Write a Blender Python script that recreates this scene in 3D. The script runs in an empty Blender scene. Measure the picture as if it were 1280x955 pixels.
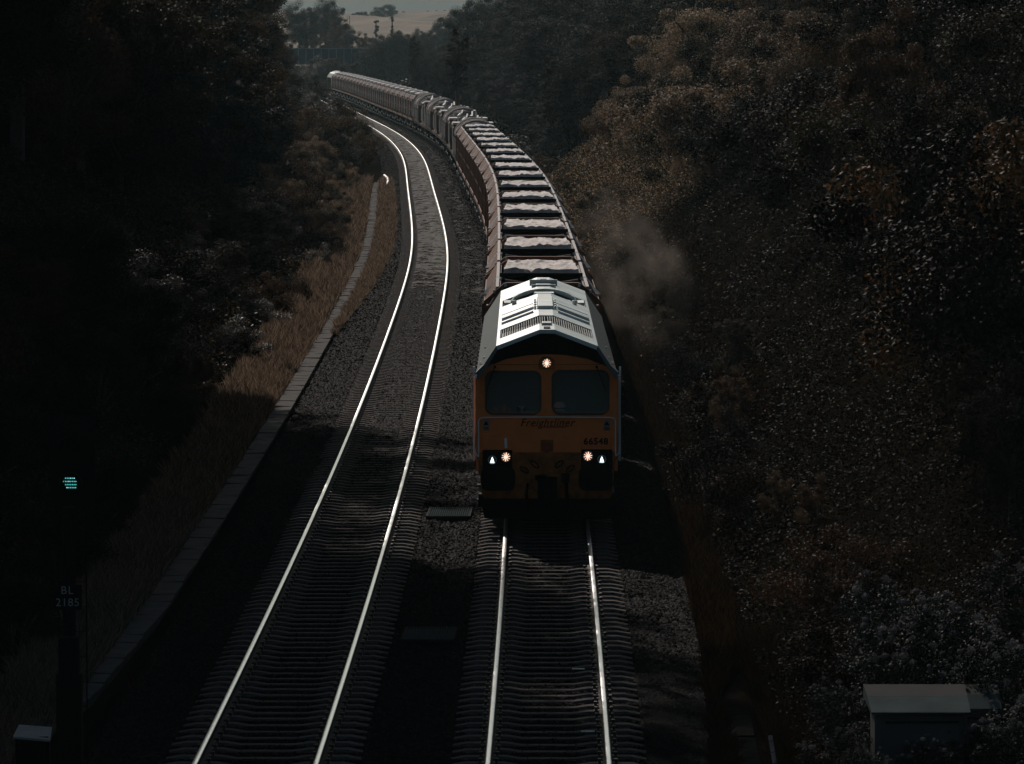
import bpy, math, random
import numpy as np
from mathutils import Vector, Matrix
S = bpy.context.scene
COL = S.collection
R = math.radians
rng = np.random.default_rng(7)
random.seed(7)

# ------------------------------------------------------------------ camera, sky, sun, exposure
CAM_H = 9.0
FPX = 6690.0
cam = bpy.data.cameras.new('camera'); cam_o = bpy.data.objects.new('camera', cam); COL.objects.link(cam_o)
cam_o.location = (0, 0, CAM_H)
cam_o.rotation_euler = (R(90) - math.atan((477.5 - 45) / FPX), 0, 0)
cam.sensor_width = 36; cam.lens = FPX / 1280 * 36
cam.clip_start = 1; cam.clip_end = 12000
S.camera = cam_o

SUN_AZ, SUN_EL = -15.0, 33.0           # degrees right of straight ahead, above the horizon
W = bpy.data.worlds.new("World"); S.world = W; W.use_nodes = True
wn = W.node_tree.nodes; wl = W.node_tree.links
sky = wn.new('ShaderNodeTexSky'); sky.sky_type = 'NISHITA'; sky.sun_disc = False
sky.sun_elevation = R(SUN_EL); sky.sun_rotation = R(SUN_AZ); sky.dust_density = 1.5
tint = wn.new('ShaderNodeMix'); tint.data_type = 'RGBA'; tint.blend_type = 'MULTIPLY'; tint.inputs[0].default_value = 1
tint.inputs[7].default_value = (0.95, 1.0, 0.93, 1)
wl.new(sky.outputs[0], tint.inputs[6]); wl.new(tint.outputs[2], wn['Background'].inputs[0])
wn['Background'].inputs[1].default_value = 0.078
sun = bpy.data.lights.new('sun', 'SUN'); sun_o = bpy.data.objects.new('sun', sun); COL.objects.link(sun_o)
sun.energy = 5.0; sun.angle = R(0.5); sun.color = (1.0, 0.9, 0.82)
sd = Vector((math.sin(R(SUN_AZ)) * math.cos(R(SUN_EL)), math.cos(R(SUN_AZ)) * math.cos(R(SUN_EL)), math.sin(R(SUN_EL))))
sun_o.rotation_euler = sd.to_track_quat('Z', 'Y').to_euler()
sun_o.location = (-20, 60, 60)
vs = S.view_settings
vs.view_transform = 'Standard'; vs.look = 'None'; vs.gamma = 1; vs.use_curve_mapping = False
vs.exposure = -0.8

# ------------------------------------------------------------------ helpers
def tag(o, label=None, cat=None, group=None, kind=None):
    if label: o['label'] = label
    if cat: o['category'] = cat
    if group: o['group'] = group
    if kind: o['kind'] = kind
    return o

def empty(name, label, cat, loc=(0, 0, 0), rz=0, group=None):
    o = bpy.data.objects.new(name, None); COL.objects.link(o)
    o.empty_display_size = .3
    o.location = loc; o.rotation_euler = (0, 0, rz)
    return tag(o, label, cat, group)

def children_map():
    d = {}
    for o in bpy.data.objects:
        if o.parent: d.setdefault(o.parent.name, []).append(o)
    return d

def copy_tree(o, kids, parent=None):
    c = o.copy(); COL.objects.link(c); c.parent = parent
    for ch in kids.get(o.name, []): copy_tree(ch, kids, c)
    return c

class MB:
    def __init__(s): s.v = []; s.f = []; s.m = []
    def add(s, vs, fs, m=0):
        b = len(s.v); s.v += [tuple(p) for p in vs]
        for f in fs: s.f.append([b + i for i in f]); s.m.append(m)
        return s
    def box(s, x0, x1, y0, y1, z0, z1, m=0):
        v = [(x0,y0,z0),(x1,y0,z0),(x1,y1,z0),(x0,y1,z0),(x0,y0,z1),(x1,y0,z1),(x1,y1,z1),(x0,y1,z1)]
        return s.add(v, [(0,3,2,1),(4,5,6,7),(0,1,5,4),(1,2,6,5),(2,3,7,6),(3,0,4,7)], m)
    def prism(s, prof, y0, y1, m=0, caps=True):      # prof: list of (x,z)
        n = len(prof)
        v = [(x, y0, z) for x, z in prof] + [(x, y1, z) for x, z in prof]
        fs = [(i, (i + 1) % n, n + (i + 1) % n, n + i) for i in range(n)]
        if caps: fs += [tuple(range(n))[::-1], tuple(range(n, 2 * n))]
        return s.add(v, fs, m)
    def cyl(s, p, q, r, n=8, r2=None, m=0, caps=True):
        p = Vector(p); q = Vector(q); r2 = r if r2 is None else r2
        d = (q - p).normalized(); a = d.orthogonal().normalized(); b = d.cross(a)
        v = []
        for c, rr in ((p, r), (q, r2)):
            for i in range(n):
                t = 2 * math.pi * i / n
                v.append(c + (a * math.cos(t) + b * math.sin(t)) * rr)
        fs = [(i, (i + 1) % n, n + (i + 1) % n, n + i) for i in range(n)]
        if caps: fs += [tuple(range(n))[::-1], tuple(range(n, 2 * n))]
        return s.add(v, fs, m)
    def tube(s, pts, r, n=6, m=0):
        for i in range(len(pts) - 1):
            rr = r if not hasattr(r, '__len__') else r[i]; r2 = r if not hasattr(r, '__len__') else r[i + 1]
            s.cyl(pts[i], pts[i + 1], rr, n, r2, m)
        return s
    def beam(s, p, q, w, h, m=0):                    # rectangular bar, h is measured upwards
        p = Vector(p); q = Vector(q); d = (q - p).normalized()
        up = Vector((0, 0, 1)) if abs(d.z) < .95 else Vector((0, 1, 0))
        a = d.cross(up).normalized() * w / 2; b = a.cross(d).normalized() * h / 2
        v = [p - a - b, p + a - b, p + a + b, p - a + b, q - a - b, q + a - b, q + a + b, q - a + b]
        return s.add(v, [(0,3,2,1),(4,5,6,7),(0,1,5,4),(1,2,6,5),(2,3,7,6),(3,0,4,7)], m)
    def build(s, name, mats, parent=None, smooth=False, bevel=0):
        me = bpy.data.meshes.new(name); me.from_pydata(s.v, [], s.f)
        for mm in (mats if isinstance(mats, (list, tuple)) else [mats]): me.materials.append(mm)
        me.polygons.foreach_set('material_index', s.m)
        if smooth: me.polygons.foreach_set('use_smooth', [True] * len(me.polygons))
        me.update()
        o = bpy.data.objects.new(name, me); COL.objects.link(o); o.parent = parent
        if bevel:
            b = o.modifiers.new('bevel', 'BEVEL'); b.width = bevel; b.segments = 2; b.limit_method = 'ANGLE'
        return o

def np_mesh(name, V, nper, mats, parent=None, midx=None, smooth=False):
    """V: (n,nper,3) array: n separate polygons of nper corners."""
    n = len(V)
    me = bpy.data.meshes.new(name)
    me.vertices.add(n * nper); me.vertices.foreach_set('co', np.ascontiguousarray(V, dtype=np.float32).ravel())
    me.loops.add(n * nper); me.loops.foreach_set('vertex_index', np.arange(n * nper, dtype=np.int32))
    me.polygons.add(n); me.polygons.foreach_set('loop_start', np.arange(0, n * nper, nper, dtype=np.int32))
    for mm in (mats if isinstance(mats, (list, tuple)) else [mats]): me.materials.append(mm)
    if midx is not None: me.polygons.foreach_set('material_index', np.asarray(midx, dtype=np.int32))
    me.update(calc_edges=True)
    o = bpy.data.objects.new(name, me); COL.objects.link(o); o.parent = parent
    return o

def flat_shape(name, outlines, thick, mat, parent, y=0.0, z=0.0, x=0.0):
    """closed outlines (first outer, others holes) in x,z; a plate of the given thickness standing in the XZ plane, front at y."""
    cu = bpy.data.curves.new('tmp', 'CURVE'); cu.dimensions = '2D'; cu.fill_mode = 'BOTH'; cu.extrude = thick / 2
    for pts in outlines:
        sp = cu.splines.new('POLY'); sp.points.add(len(pts) - 1)
        for i, (px, pz) in enumerate(pts): sp.points[i].co = (px, pz, 0, 1)
        sp.use_cyclic_u = True
    return curve_to_plate(name, cu, thick, mat, parent, x, y, z)

def curve_to_plate(name, cu, thick, mat, parent, x, y, z, italic_matrix=None):
    to = bpy.data.objects.new('tmp', cu); COL.objects.link(to)
    dg = bpy.context.evaluated_depsgraph_get(); dg.update()
    me = bpy.data.meshes.new_from_object(to.evaluated_get(dg))
    bpy.data.objects.remove(to)
    me.transform(Matrix(((1, 0, 0, x), (0, 0, -1, y + thick / 2), (0, 1, 0, z), (0, 0, 0, 1))))
    me.name = name; me.materials.clear(); me.materials.append(mat)
    o = bpy.data.objects.new(name, me); COL.objects.link(o); o.parent = parent
    return o

def writing(name, text, size, mat, parent, x, y, z, shear=0, bold=0.0, spacing=1.0, xs=1.0):
    cu = bpy.data.curves.new('tmp', 'FONT'); cu.body = text; cu.size = size; cu.align_x = 'CENTER'; cu.align_y = 'CENTER'
    cu.extrude = .002; cu.shear = shear; cu.offset = bold; cu.space_character = spacing; cu.resolution_u = 3
    o = curve_to_plate(name, cu, .004, mat, parent, 0, y, z)
    o.data.transform(Matrix.Translation((x, 0, 0)) @ Matrix.Diagonal((xs, 1, 1, 1)))
    return o

def rrect(x0, x1, z0, z1, r, n=5):
    out = []
    for cx, cz, a0 in ((x1 - r, z1 - r, 0), (x0 + r, z1 - r, 90), (x0 + r, z0 + r, 180), (x1 - r, z0 + r, 270)):
        for i in range(n + 1):
            a = R(a0 + 90 * i / n); out.append((cx + r * math.cos(a), cz + r * math.sin(a)))
    return out

# ------------------------------------------------------------------ materials
def mat(name, base, rough=.6, metal=0, var=0.0, vscale=3, bump=0, bscale=20, spec=.5, col2=None, coords='Object', stretch=(1,1,1)):
    m = bpy.data.materials.new(name); m.use_nodes = True; nt = m.node_tree; n = nt.nodes; l = nt.links
    p = n['Principled BSDF']; p.inputs['Base Color'].default_value = (*base, 1)
    p.inputs['Roughness'].default_value = rough; p.inputs['Metallic'].default_value = metal
    p.inputs['Specular IOR Level'].default_value = spec
    if var or bump or col2:
        tc = n.new('ShaderNodeTexCoord'); mp = n.new('ShaderNodeMapping'); mp.inputs['Scale'].default_value = stretch
        l.new(tc.outputs[coords], mp.inputs[0])
        if var or col2:
            t = n.new('ShaderNodeTexNoise'); t.inputs['Scale'].default_value = vscale; t.inputs['Detail'].default_value = 6; t.inputs['Roughness'].default_value = .65
            l.new(mp.outputs[0], t.inputs[0])
            r = n.new('ShaderNodeValToRGB'); r.color_ramp.elements[0].position = .36; r.color_ramp.elements[1].position = .66
            c2 = col2 if col2 else tuple(c * (1 + var) for c in base)
            c1 = base if col2 else tuple(c * (1 - var) for c in base)
            r.color_ramp.elements[0].color = (*c1, 1); r.color_ramp.elements[1].color = (*c2, 1)
            l.new(t.outputs[0], r.inputs[0]); l.new(r.outputs[0], p.inputs['Base Color'])
            rr = n.new('ShaderNodeMapRange'); rr.inputs[3].default_value = max(.05, rough - .12); rr.inputs[4].default_value = min(1, rough + .15)
            l.new(t.outputs[0], rr.inputs[0]); l.new(rr.outputs[0], p.inputs['Roughness'])
        if bump:
            t2 = n.new('ShaderNodeTexNoise'); t2.inputs['Scale'].default_value = bscale; t2.inputs['Detail'].default_value = 4
            l.new(mp.outputs[0], t2.inputs[0]); b = n.new('ShaderNodeBump'); b.inputs['Strength'].default_value = bump; b.inputs['Distance'].default_value = .03
            l.new(t2.outputs[0], b.inputs['Height']); l.new(b.outputs[0], p.inputs['Normal'])
    return m

def leaf_mat(name, cols, rough=.52, trans=.28, spec=.22):
    m = bpy.data.materials.new(name); m.use_nodes = True; nt = m.node_tree; n = nt.nodes; l = nt.links
    p = n['Principled BSDF']; p.inputs['Roughness'].default_value = rough; p.inputs['Specular IOR Level'].default_value = spec
    g = n.new('ShaderNodeNewGeometry'); r = n.new('ShaderNodeValToRGB'); r.color_ramp.interpolation = 'LINEAR'
    e = r.color_ramp.elements
    for i, c in enumerate(cols):
        k = e[i] if i < 2 else e.new(1.0)
        k.color = (*c, 1)
    for i in range(len(cols)): e[i].position = i / (len(cols) - 1)
    oi = n.new('ShaderNodeObjectInfo'); hs = n.new('ShaderNodeHueSaturation')
    mr = n.new('ShaderNodeMapRange'); mr.inputs[3].default_value = .65; mr.inputs[4].default_value = 1.35
    l.new(oi.outputs['Random'], mr.inputs[0]); l.new(mr.outputs[0], hs.inputs['Value'])
    mh = n.new('ShaderNodeMapRange'); mh.inputs[3].default_value = .485; mh.inputs[4].default_value = .502
    l.new(oi.outputs['Random'], mh.inputs[0]); l.new(mh.outputs[0], hs.inputs['Hue'])
    l.new(g.outputs['Random Per Island'], r.inputs[0]); l.new(r.outputs[0], hs.inputs['Color']); l.new(hs.outputs[0], p.inputs['Base Color'])
    t = n.new('ShaderNodeBsdfTranslucent'); l.new(hs.outputs[0], t.inputs[0])
    mx = n.new('ShaderNodeMixShader'); mx.inputs[0].default_value = trans
    l.new(p.outputs[0], mx.inputs[1]); l.new(t.outputs[0], mx.inputs[2]); l.new(mx.outputs[0], n['Material Output'].inputs[0])
    return m

def emit(name, c, s):
    m = bpy.data.materials.new(name); m.use_nodes = True; p = m.node_tree.nodes['Principled BSDF']
    p.inputs['Base Color'].default_value = (0, 0, 0, 1); p.inputs['Emission Color'].default_value = (*c, 1); p.inputs['Emission Strength'].default_value = s
    return m

M = {}
M['rust'] = mat('rail_rust', (.035, .02, .014), .85, var=.4, vscale=8)
M['polish'] = mat('rail_polish', (.95, .94, .92), .30, 1, var=.06, vscale=2, stretch=(30, 1, 1))
M['sleeper'] = mat('sleeper_concrete', (.075, .065, .061), .9, spec=.05, var=.35, vscale=5, bump=.4, bscale=40)
M['clip'] = mat('rail_clip', (.04, .03, .025), .6, .6)
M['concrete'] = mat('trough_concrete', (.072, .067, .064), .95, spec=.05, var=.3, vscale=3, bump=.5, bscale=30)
M['orange'] = mat('loco_orange', (.74, .205, .043), .55, var=.14, vscale=2.2, bump=.05, bscale=3, spec=.3)
M['orange_dirty'] = mat('loco_orange_grimy', (.40, .135, .028), .75, vscale=5, col2=(.10, .045, .015), spec=.2)
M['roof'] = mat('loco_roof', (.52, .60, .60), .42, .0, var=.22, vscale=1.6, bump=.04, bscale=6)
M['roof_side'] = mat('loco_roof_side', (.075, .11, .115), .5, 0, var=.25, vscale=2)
M['green'] = mat('loco_green', (.015, .045, .03), .45, var=.3)
M['black'] = mat('dull_black', (.003, .003, .0033), .85, var=.3, spec=.1)
M['gloss_black'] = mat('gloss_black', (.006, .006, .007), .35)
M['grille'] = mat('roof_grille', (.09, .10, .10), .5, .2)
M['rail_pale'] = mat('hand_rail_grey', (.7, .76, .76), .45, var=.1)
M['white'] = mat('white_plastic', (.6, .6, .58), .5)
M['hivis'] = mat('hivis_cloth', (.85, .16, .06), .8, var=.3, vscale=12)
M['cab'] = mat('cab_interior', (.22, .26, .26), .8)
M['desk'] = mat('cab_desk', (.22, .2, .19), .6)
M['sticker'] = mat('sticker_blue_grey', (.16, .2, .22), .5)
M['red'] = mat('socket_red', (.25, .03, .02), .6)
M['buffer'] = mat('buffer_grease', (.004, .004, .004), .85, 0, var=.4, spec=.1)
M['wheel'] = mat('wheel_steel', (.03, .025, .022), .6, .6, var=.3)
M['axle'] = mat('axle_box', (.35, .36, .36), .45, .4)
M['brown'] = mat('wagon_rib_brown', (.17, .066, .034), .75, var=.4, vscale=4, bump=.1)
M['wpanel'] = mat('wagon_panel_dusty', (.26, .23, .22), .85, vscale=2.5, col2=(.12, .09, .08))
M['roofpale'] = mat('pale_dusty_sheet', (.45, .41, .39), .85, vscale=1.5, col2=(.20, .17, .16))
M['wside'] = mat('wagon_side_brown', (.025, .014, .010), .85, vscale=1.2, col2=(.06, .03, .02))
M['wrail'] = mat('wagon_top_rail', (.24, .22, .215), .7, var=.25, vscale=2.5)
M['spoil'] = mat('pale_spoil', (.93, .88, .84), .95, vscale=1.8, col2=(.70, .63, .58), bump=.35, bscale=14, spec=.1)
M['spoil2'] = mat('dark_spoil', (.10, .085, .08), .95, var=.4, bump=1.0, bscale=14, spec=.1)
M['greyplate'] = mat('grey_plate', (.17, .185, .185), .6, .1, var=.3, vscale=2)
M['tarp'] = mat('dark_blue_cover', (.02, .035, .045), .5, var=.3)
M['glass'] = None
M['grate'] = mat('grating_steel', (.024, .044, .047), .9, 0, var=.2, spec=.02)
M['cabinet'] = mat('cabinet_grey', (.022, .028, .03), .5, var=.15, vscale=3)
M['cabroof'] = mat('cabinet_roof', (.018, .045, .050), .8, .0, vscale=3, col2=(.018, .032, .034), spec=.05)
M['cabroof2'] = mat('cabinet_roof_brown', (.020, .022, .022), .85, 0, var=.15, spec=.06)
M['sigtext'] = mat('plate_text', (.22, .24, .24), .6)
M['pole'] = mat('weathered_pole', (.30, .22, .19), .7, var=.3, vscale=8)
M['band'] = mat('pole_band', (.06, .05, .045), .7)
M['pipe'] = mat('pale_pipe', (.75, .66, .6), .45)
M['bark'] = mat('bark', (.06, .045, .035), .9, var=.4, vscale=6, bump=.6)
M['brick'] = mat('abutment_brick', (.07, .06, .06), .9, var=.3)
M['bridge'] = mat('girder_paint', (.05, .07, .075), .7, 0, var=.3)
M['leaf_dark'] = leaf_mat('leaves_dark', [(.0025, .0042, .003), (.0065, .0078, .005), (.014, .0105, .006)], rough=.6, spec=.018, trans=.15)
M['leaf_brown'] = leaf_mat('leaves_bronze', [(.018, .017, .009), (.05, .03, .014), (.10, .048, .017)], rough=.6, spec=.04)
M['leaf_olive'] = leaf_mat('leaves_olive', [(.008, .0105, .006), (.020, .0185, .0095), (.046, .032, .016)], rough=.6, spec=.04)
M['leaf_grey'] = leaf_mat('leaves_grey', [(.018, .021, .02), (.036, .036, .031), (.07, .058, .048)], rough=.5)
M['leaf_teal'] = leaf_mat('leaves_teal', [(.006, .012, .011), (.011, .018, .016), (.022, .026, .021)], rough=.6, spec=.04, trans=.12)
M['umbel'] = leaf_mat('seed_heads', [(.035, .035, .04), (.08, .08, .09), (.15, .145, .155)], rough=.8, trans=.2)
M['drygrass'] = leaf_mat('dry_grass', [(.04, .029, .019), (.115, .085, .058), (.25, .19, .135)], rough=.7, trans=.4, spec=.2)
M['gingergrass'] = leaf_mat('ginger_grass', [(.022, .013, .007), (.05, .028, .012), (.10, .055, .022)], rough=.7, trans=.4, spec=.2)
M['brambleleaf'] = leaf_mat('bramble', [(.010, .012, .008), (.02, .021, .012), (.06, .036, .016)], rough=.5, spec=.12)

M['leaf_shade'] = leaf_mat('leaves_shade_dark', [(.0015, .0022, .0016), (.0045, .005, .0033), (.015, .011, .0065)], rough=.55, trans=.2, spec=.012)  # leaf colour darkened in place of shade on the near right bank
M['leaf_bronze_shade'] = leaf_mat('leaves_bronze_shade', [(.002, .002, .0014), (.008, .0055, .003), (.036, .019, .0075)], rough=.6, trans=.2, spec=.02)  # bronze leaf darkened, the right bank's shade is put into the colour
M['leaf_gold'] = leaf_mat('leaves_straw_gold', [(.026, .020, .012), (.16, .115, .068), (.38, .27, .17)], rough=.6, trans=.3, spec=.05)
M['shadegrass'] = leaf_mat('ginger_grass_shade', [(.004, .003, .0015), (.010, .0065, .003), (.028, .017, .008)], rough=.8, trans=.3, spec=.05)  # ginger grass copy with the dimness of shade painted in
M['darkconcrete'] = mat('trough_concrete_shade', (.013, .0125, .012), .95, var=.4, vscale=3, spec=.0)  # trough concrete darkened in place of cast shade at bottom right
def glass_mat():
    m = bpy.data.materials.new('cab_glass'); m.use_nodes = True; nt = m.node_tree; n = nt.nodes; l = nt.links
    p = n['Principled BSDF']; p.inputs['Base Color'].default_value = (.24, .29, .28, 1); p.inputs['Roughness'].default_value = .12
    t = n.new('ShaderNodeBsdfTransparent'); t.inputs[0].default_value = (.8, .86, .86, 1)
    mx = n.new('ShaderNodeMixShader'); mx.inputs[0].default_value = .80
    l.new(p.outputs[0], mx.inputs[1]); l.new(t.outputs[0], mx.inputs[2]); l.new(mx.outputs[0], n['Material Output'].inputs[0])
    return m
M['glass'] = glass_mat()
M['led_warm'] = emit('lamp_warm', (1.0, .62, .45), 2.4)
M['led_core'] = emit('lamp_core', (1.0, .8, .68), 2.2)
M['led_white'] = emit('lamp_white', (.9, 1.0, .97), 3.5)
M['led_green'] = emit('signal_green', (.10, .62, .62), 1.6)
M['led_green2'] = emit('signal_green_bright', (.5, .95, .95), 1.6)

def ballast_mat():
    m = bpy.data.materials.new('ballast'); m.use_nodes = True; nt = m.node_tree; n = nt.nodes; l = nt.links
    p = n['Principled BSDF']; p.inputs['Roughness'].default_value = .9; p.inputs['Specular IOR Level'].default_value = .0
    tc = n.new('ShaderNodeTexCoord')
    v = n.new('ShaderNodeTexVoronoi'); v.inputs['Scale'].default_value = 17; l.new(tc.outputs['Object'], v.inputs['Vector'])
    hs = n.new('ShaderNodeSeparateColor'); l.new(v.outputs['Color'], hs.inputs[0])
    r = n.new('ShaderNodeValToRGB'); r.color_ramp.elements[0].color = (.003, .0028, .0028, 1); r.color_ramp.elements[1].color = (.006, .0056, .0054, 1)
    l.new(hs.outputs[0], r.inputs[0])
    big = n.new('ShaderNodeTexNoise'); big.inputs['Scale'].default_value = .5; big.inputs['Detail'].default_value = 5; l.new(tc.outputs['Object'], big.inputs[0])
    mr = n.new('ShaderNodeMapRange'); mr.inputs[1].default_value = .3; mr.inputs[2].default_value = .7; mr.inputs[3].default_value = .6; mr.inputs[4].default_value = 1.3
    l.new(big.outputs[0], mr.inputs[0])
    h = n.new('ShaderNodeHueSaturation'); l.new(r.outputs[0], h.inputs['Color']); l.new(mr.outputs[0], h.inputs['Value']); l.new(h.outputs[0], p.inputs['Base Color'])
    b = n.new('ShaderNodeBump'); b.inputs['Strength'].default_value = 1; b.inputs['Distance'].default_value = .06; b.invert = True
    l.new(v.outputs['Distance'], b.inputs['Height']); l.new(b.outputs[0], p.inputs['Normal'])
    return m
M['ballast'] = ballast_mat()
M['stone'] = leaf_mat('ballast_stone', [(.002, .0019, .0018), (.0045, .0042, .004), (.018, .017, .0165)], rough=.8, trans=0.0, spec=.03)
M['soil'] = mat('bank_soil', (.007, .006, .0045), .95, vscale=.5, col2=(.012, .0095, .0065), bump=.8, bscale=6, spec=.0)
M['mud'] = mat('dried_mud', (.012, .011, .0105), .95, vscale=3.2, col2=(.05, .045, .041), bump=.6, bscale=14, spec=.15, stretch=(1, .35, 1))
M['field'] = mat('hay_field', (.17, .12, .085), .95, vscale=.06, col2=(.07, .052, .04), bump=.5, bscale=.3, spec=.1, stretch=(1, .4, 1))
M['farhill'] = mat('far_hill', (.03, .045, .035), .95, vscale=.008, col2=(.06, .065, .05), spec=.1)

# ------------------------------------------------------------------ the curve of the line
KN = np.array([0,100,170,220,270,320,400,500,600,750,950.])
KA = np.array([0,-0.0001534168,-4.454074e-05,-0.00032237,-5.95685e-05,4.6558e-05,-0.000231137,-0.000183858,3.87774e-05,-9.78141e-05,-0.000100283])
GY = np.arange(0, 1600., 1.)
_k = np.interp(GY, KN, KA); _h = .0111423 + np.cumsum(_k); GX = -3.8552681 + np.cumsum(_h); GH = _h
GAP = 3.638
def Lc(y): return float(np.interp(y, GY, GX))
def Lh(y): return float(np.interp(y, GY, GH))
def pos(y, u):
    """world x,y of a point u metres to the right of the left track's centre at distance y"""
    h = Lh(y); n = math.sqrt(1 + h * h)
    return (Lc(y) + u / n, y - u * h / n)
# arc length table for the right track
_ux = GX + GAP / np.sqrt(1 + GH**2); _uy = GY - GAP * GH / np.sqrt(1 + GH**2)
_sl = np.concatenate([[0], np.cumsum(np.hypot(np.diff(_ux), np.diff(_uy)))])
S98 = float(np.interp(98.0, _uy, _sl))
def on_right(s):
    """position on the right track s metres behind the front of the locomotive"""
    return float(np.interp(S98 + s, _sl, _ux)), float(np.interp(S98 + s, _sl, _uy))

# ------------------------------------------------------------------ the ground
def sm(a, b, t):
    t = np.clip((t - a) / (b - a), 0, 1); return t * t * (3 - 2 * t)
def hnoise(x, y, s=1.0, seed=0.0):
    return (np.sin(x * .31 * s + 1.3 + seed) * np.cos(y * .23 * s + .4 + seed) + .6 * np.sin(x * .71 * s + y * .53 * s + 2.1 + seed) + .4 * np.sin(y * 1.31 * s - x * .9 * s + seed)) / 2
def bank_z(x, y):
    x = np.asarray(x, float); y = np.asarray(y, float)
    u = x - np.interp(y, GY, GX)
    z = np.full(np.broadcast(x, y).shape, -.34)
    d = -2.6 - u
    dl = np.maximum(d, 0)
    zl = .10 * np.minimum(dl, 2.4) + .58 * np.maximum(dl - 2.4, 0)
    zl = np.minimum(zl, 8.5 + .02 * dl) + np.where(dl > 2.5, .35 * hnoise(x, y) * np.minimum((dl - 2.5) / 3, 1), 0)
    start = 6.7 + 2.5 * sm(300, 345, y) + 2.6 * (1 - sm(70, 88, y))
    slope = .85 - .25 * sm(300, 345, y)
    dr = np.maximum(u - start, 0)
    zr = np.minimum(slope * dr, 10.5 + .02 * dr) + .5 * hnoise(x, y, .8, 2) * np.minimum(dr / 3, 1)
    fade = 1 - .75 * sm(520, 900, y)
    return z + (zl + zr) * fade

ys = np.concatenate([np.arange(20, 200, 2.), np.arange(200, 600, 5.), np.arange(600, 1301, 20.)])
us = np.concatenate([np.arange(-120, -30, 10.), np.arange(-30, -12, 2.), np.arange(-12, 24, .6), np.arange(24, 40, 2.), np.arange(40, 131, 10.)])
YY, UU = np.meshgrid(ys, us, indexing='ij'); XX = UU + np.interp(YY, GY, GX); ZZ = bank_z(XX, YY)
me = bpy.data.meshes.new('cutting_ground'); V = np.stack([XX, YY, ZZ], -1).reshape(-1, 3); nu = len(us)
F = [(i*nu+j, i*nu+j+1, (i+1)*nu+j+1, (i+1)*nu+j) for i in range(len(ys)-1) for j in range(nu-1)]
me.from_pydata(V.tolist(), [], F); me.materials.append(M['soil']); me.polygons.foreach_set('use_smooth', [True]*len(F))
o = bpy.data.objects.new('cutting_ground', me); COL.objects.link(o); tag(o, kind='structure')
MB().add([(-6000,-200,-2.2),(6000,-200,-2.2),(6000,9500,-2.2),(-6000,9500,-2.2)], [(0,1,2,3)]).build('ground', M['soil']).__setitem__('kind', 'structure')

# far field hill and hazy hills
def hill(name, x0, x1, y0, y1, fn, m, nx=70, ny=40):
    xs = np.linspace(x0, x1, nx); yy = np.linspace(y0, y1, ny); X, Y = np.meshgrid(xs, yy)
    Z = fn(X, Y); me = bpy.data.meshes.new(name)
    me.from_pydata(np.stack([X, Y, Z], -1).reshape(-1, 3).tolist(), [], [(j*nx+i, j*nx+i+1, (j+1)*nx+i+1, (j+1)*nx+i) for j in range(ny-1) for i in range(nx-1)])
    me.materials.append(m); me.polygons.foreach_set('use_smooth', [True]*len(me.polygons))
    o = bpy.data.objects.new(name, me); COL.objects.link(o); tag(o, kind='structure'); return o
def field_z(X, Y):
    # a mound that climbs away from the camera, with a couple of dips
    up_ = sm(1120, 1560, Y) * 13.0 + sm(1500, 1750, Y) * 4
    side = -.3 * np.exp(-((X + 24) / 12)**2) * sm(1300, 1500, Y) + 1.6 * np.exp(-((X + 38) / 14)**2) * np.exp(-((Y - 1420) / 60)**2)
    return -1.0 + up_ + side + .8 * np.sin(X * .12 + Y * .02) * sm(1150, 1350, Y) + .9 * np.sin(Y * .03 + X * .05)
hill('field_hill', -260, 240, 1100, 2100, field_z, M['field'], 90, 70)
hill('distant_hills', -1800, 1800, 3600, 5200, lambda X, Y: -3 + 50 * sm(3650, 4500, Y) * (1 + .10 * np.sin(X * .012 + 1) + .05 * np.sin(X * .045)), M['farhill'], 160, 20)

# ballast bed: a shaped sheet that follows the line
def strip(name, y0, y1, dy, uz, m, kind='structure', stepf=None):
    yl = np.arange(y0, y1 + .01, dy); nu = len(uz); v = []
    for y in yl:
        for (u, z) in uz:
            px, py = pos(y, u); v.append((px, py, z))
    f = [(i*nu+j, i*nu+j+1, (i+1)*nu+j+1, (i+1)*nu+j) for i in range(len(yl)-1) for j in range(nu-1)]
    me = bpy.data.meshes.new(name); me.from_pydata(v, [], f); me.materials.append(m)
    o = bpy.data.objects.new(name, me); COL.objects.link(o)
    if kind: tag(o, kind=kind)
    return o
BED = [(-2.5,-.25),(-1.95,-.26),(-1.55,-.205),(-1.3,-.195),(0,-.20),(1.3,-.195),(1.6,-.215),(1.85,-.26),(2.15,-.215),(2.4,-.195),(3.64,-.20),(4.9,-.195),(5.2,-.21),(5.7,-.30),(6.1,-.37)]
strip('ballast_bed', 40, 950, 4, BED, M['ballast'])

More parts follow.
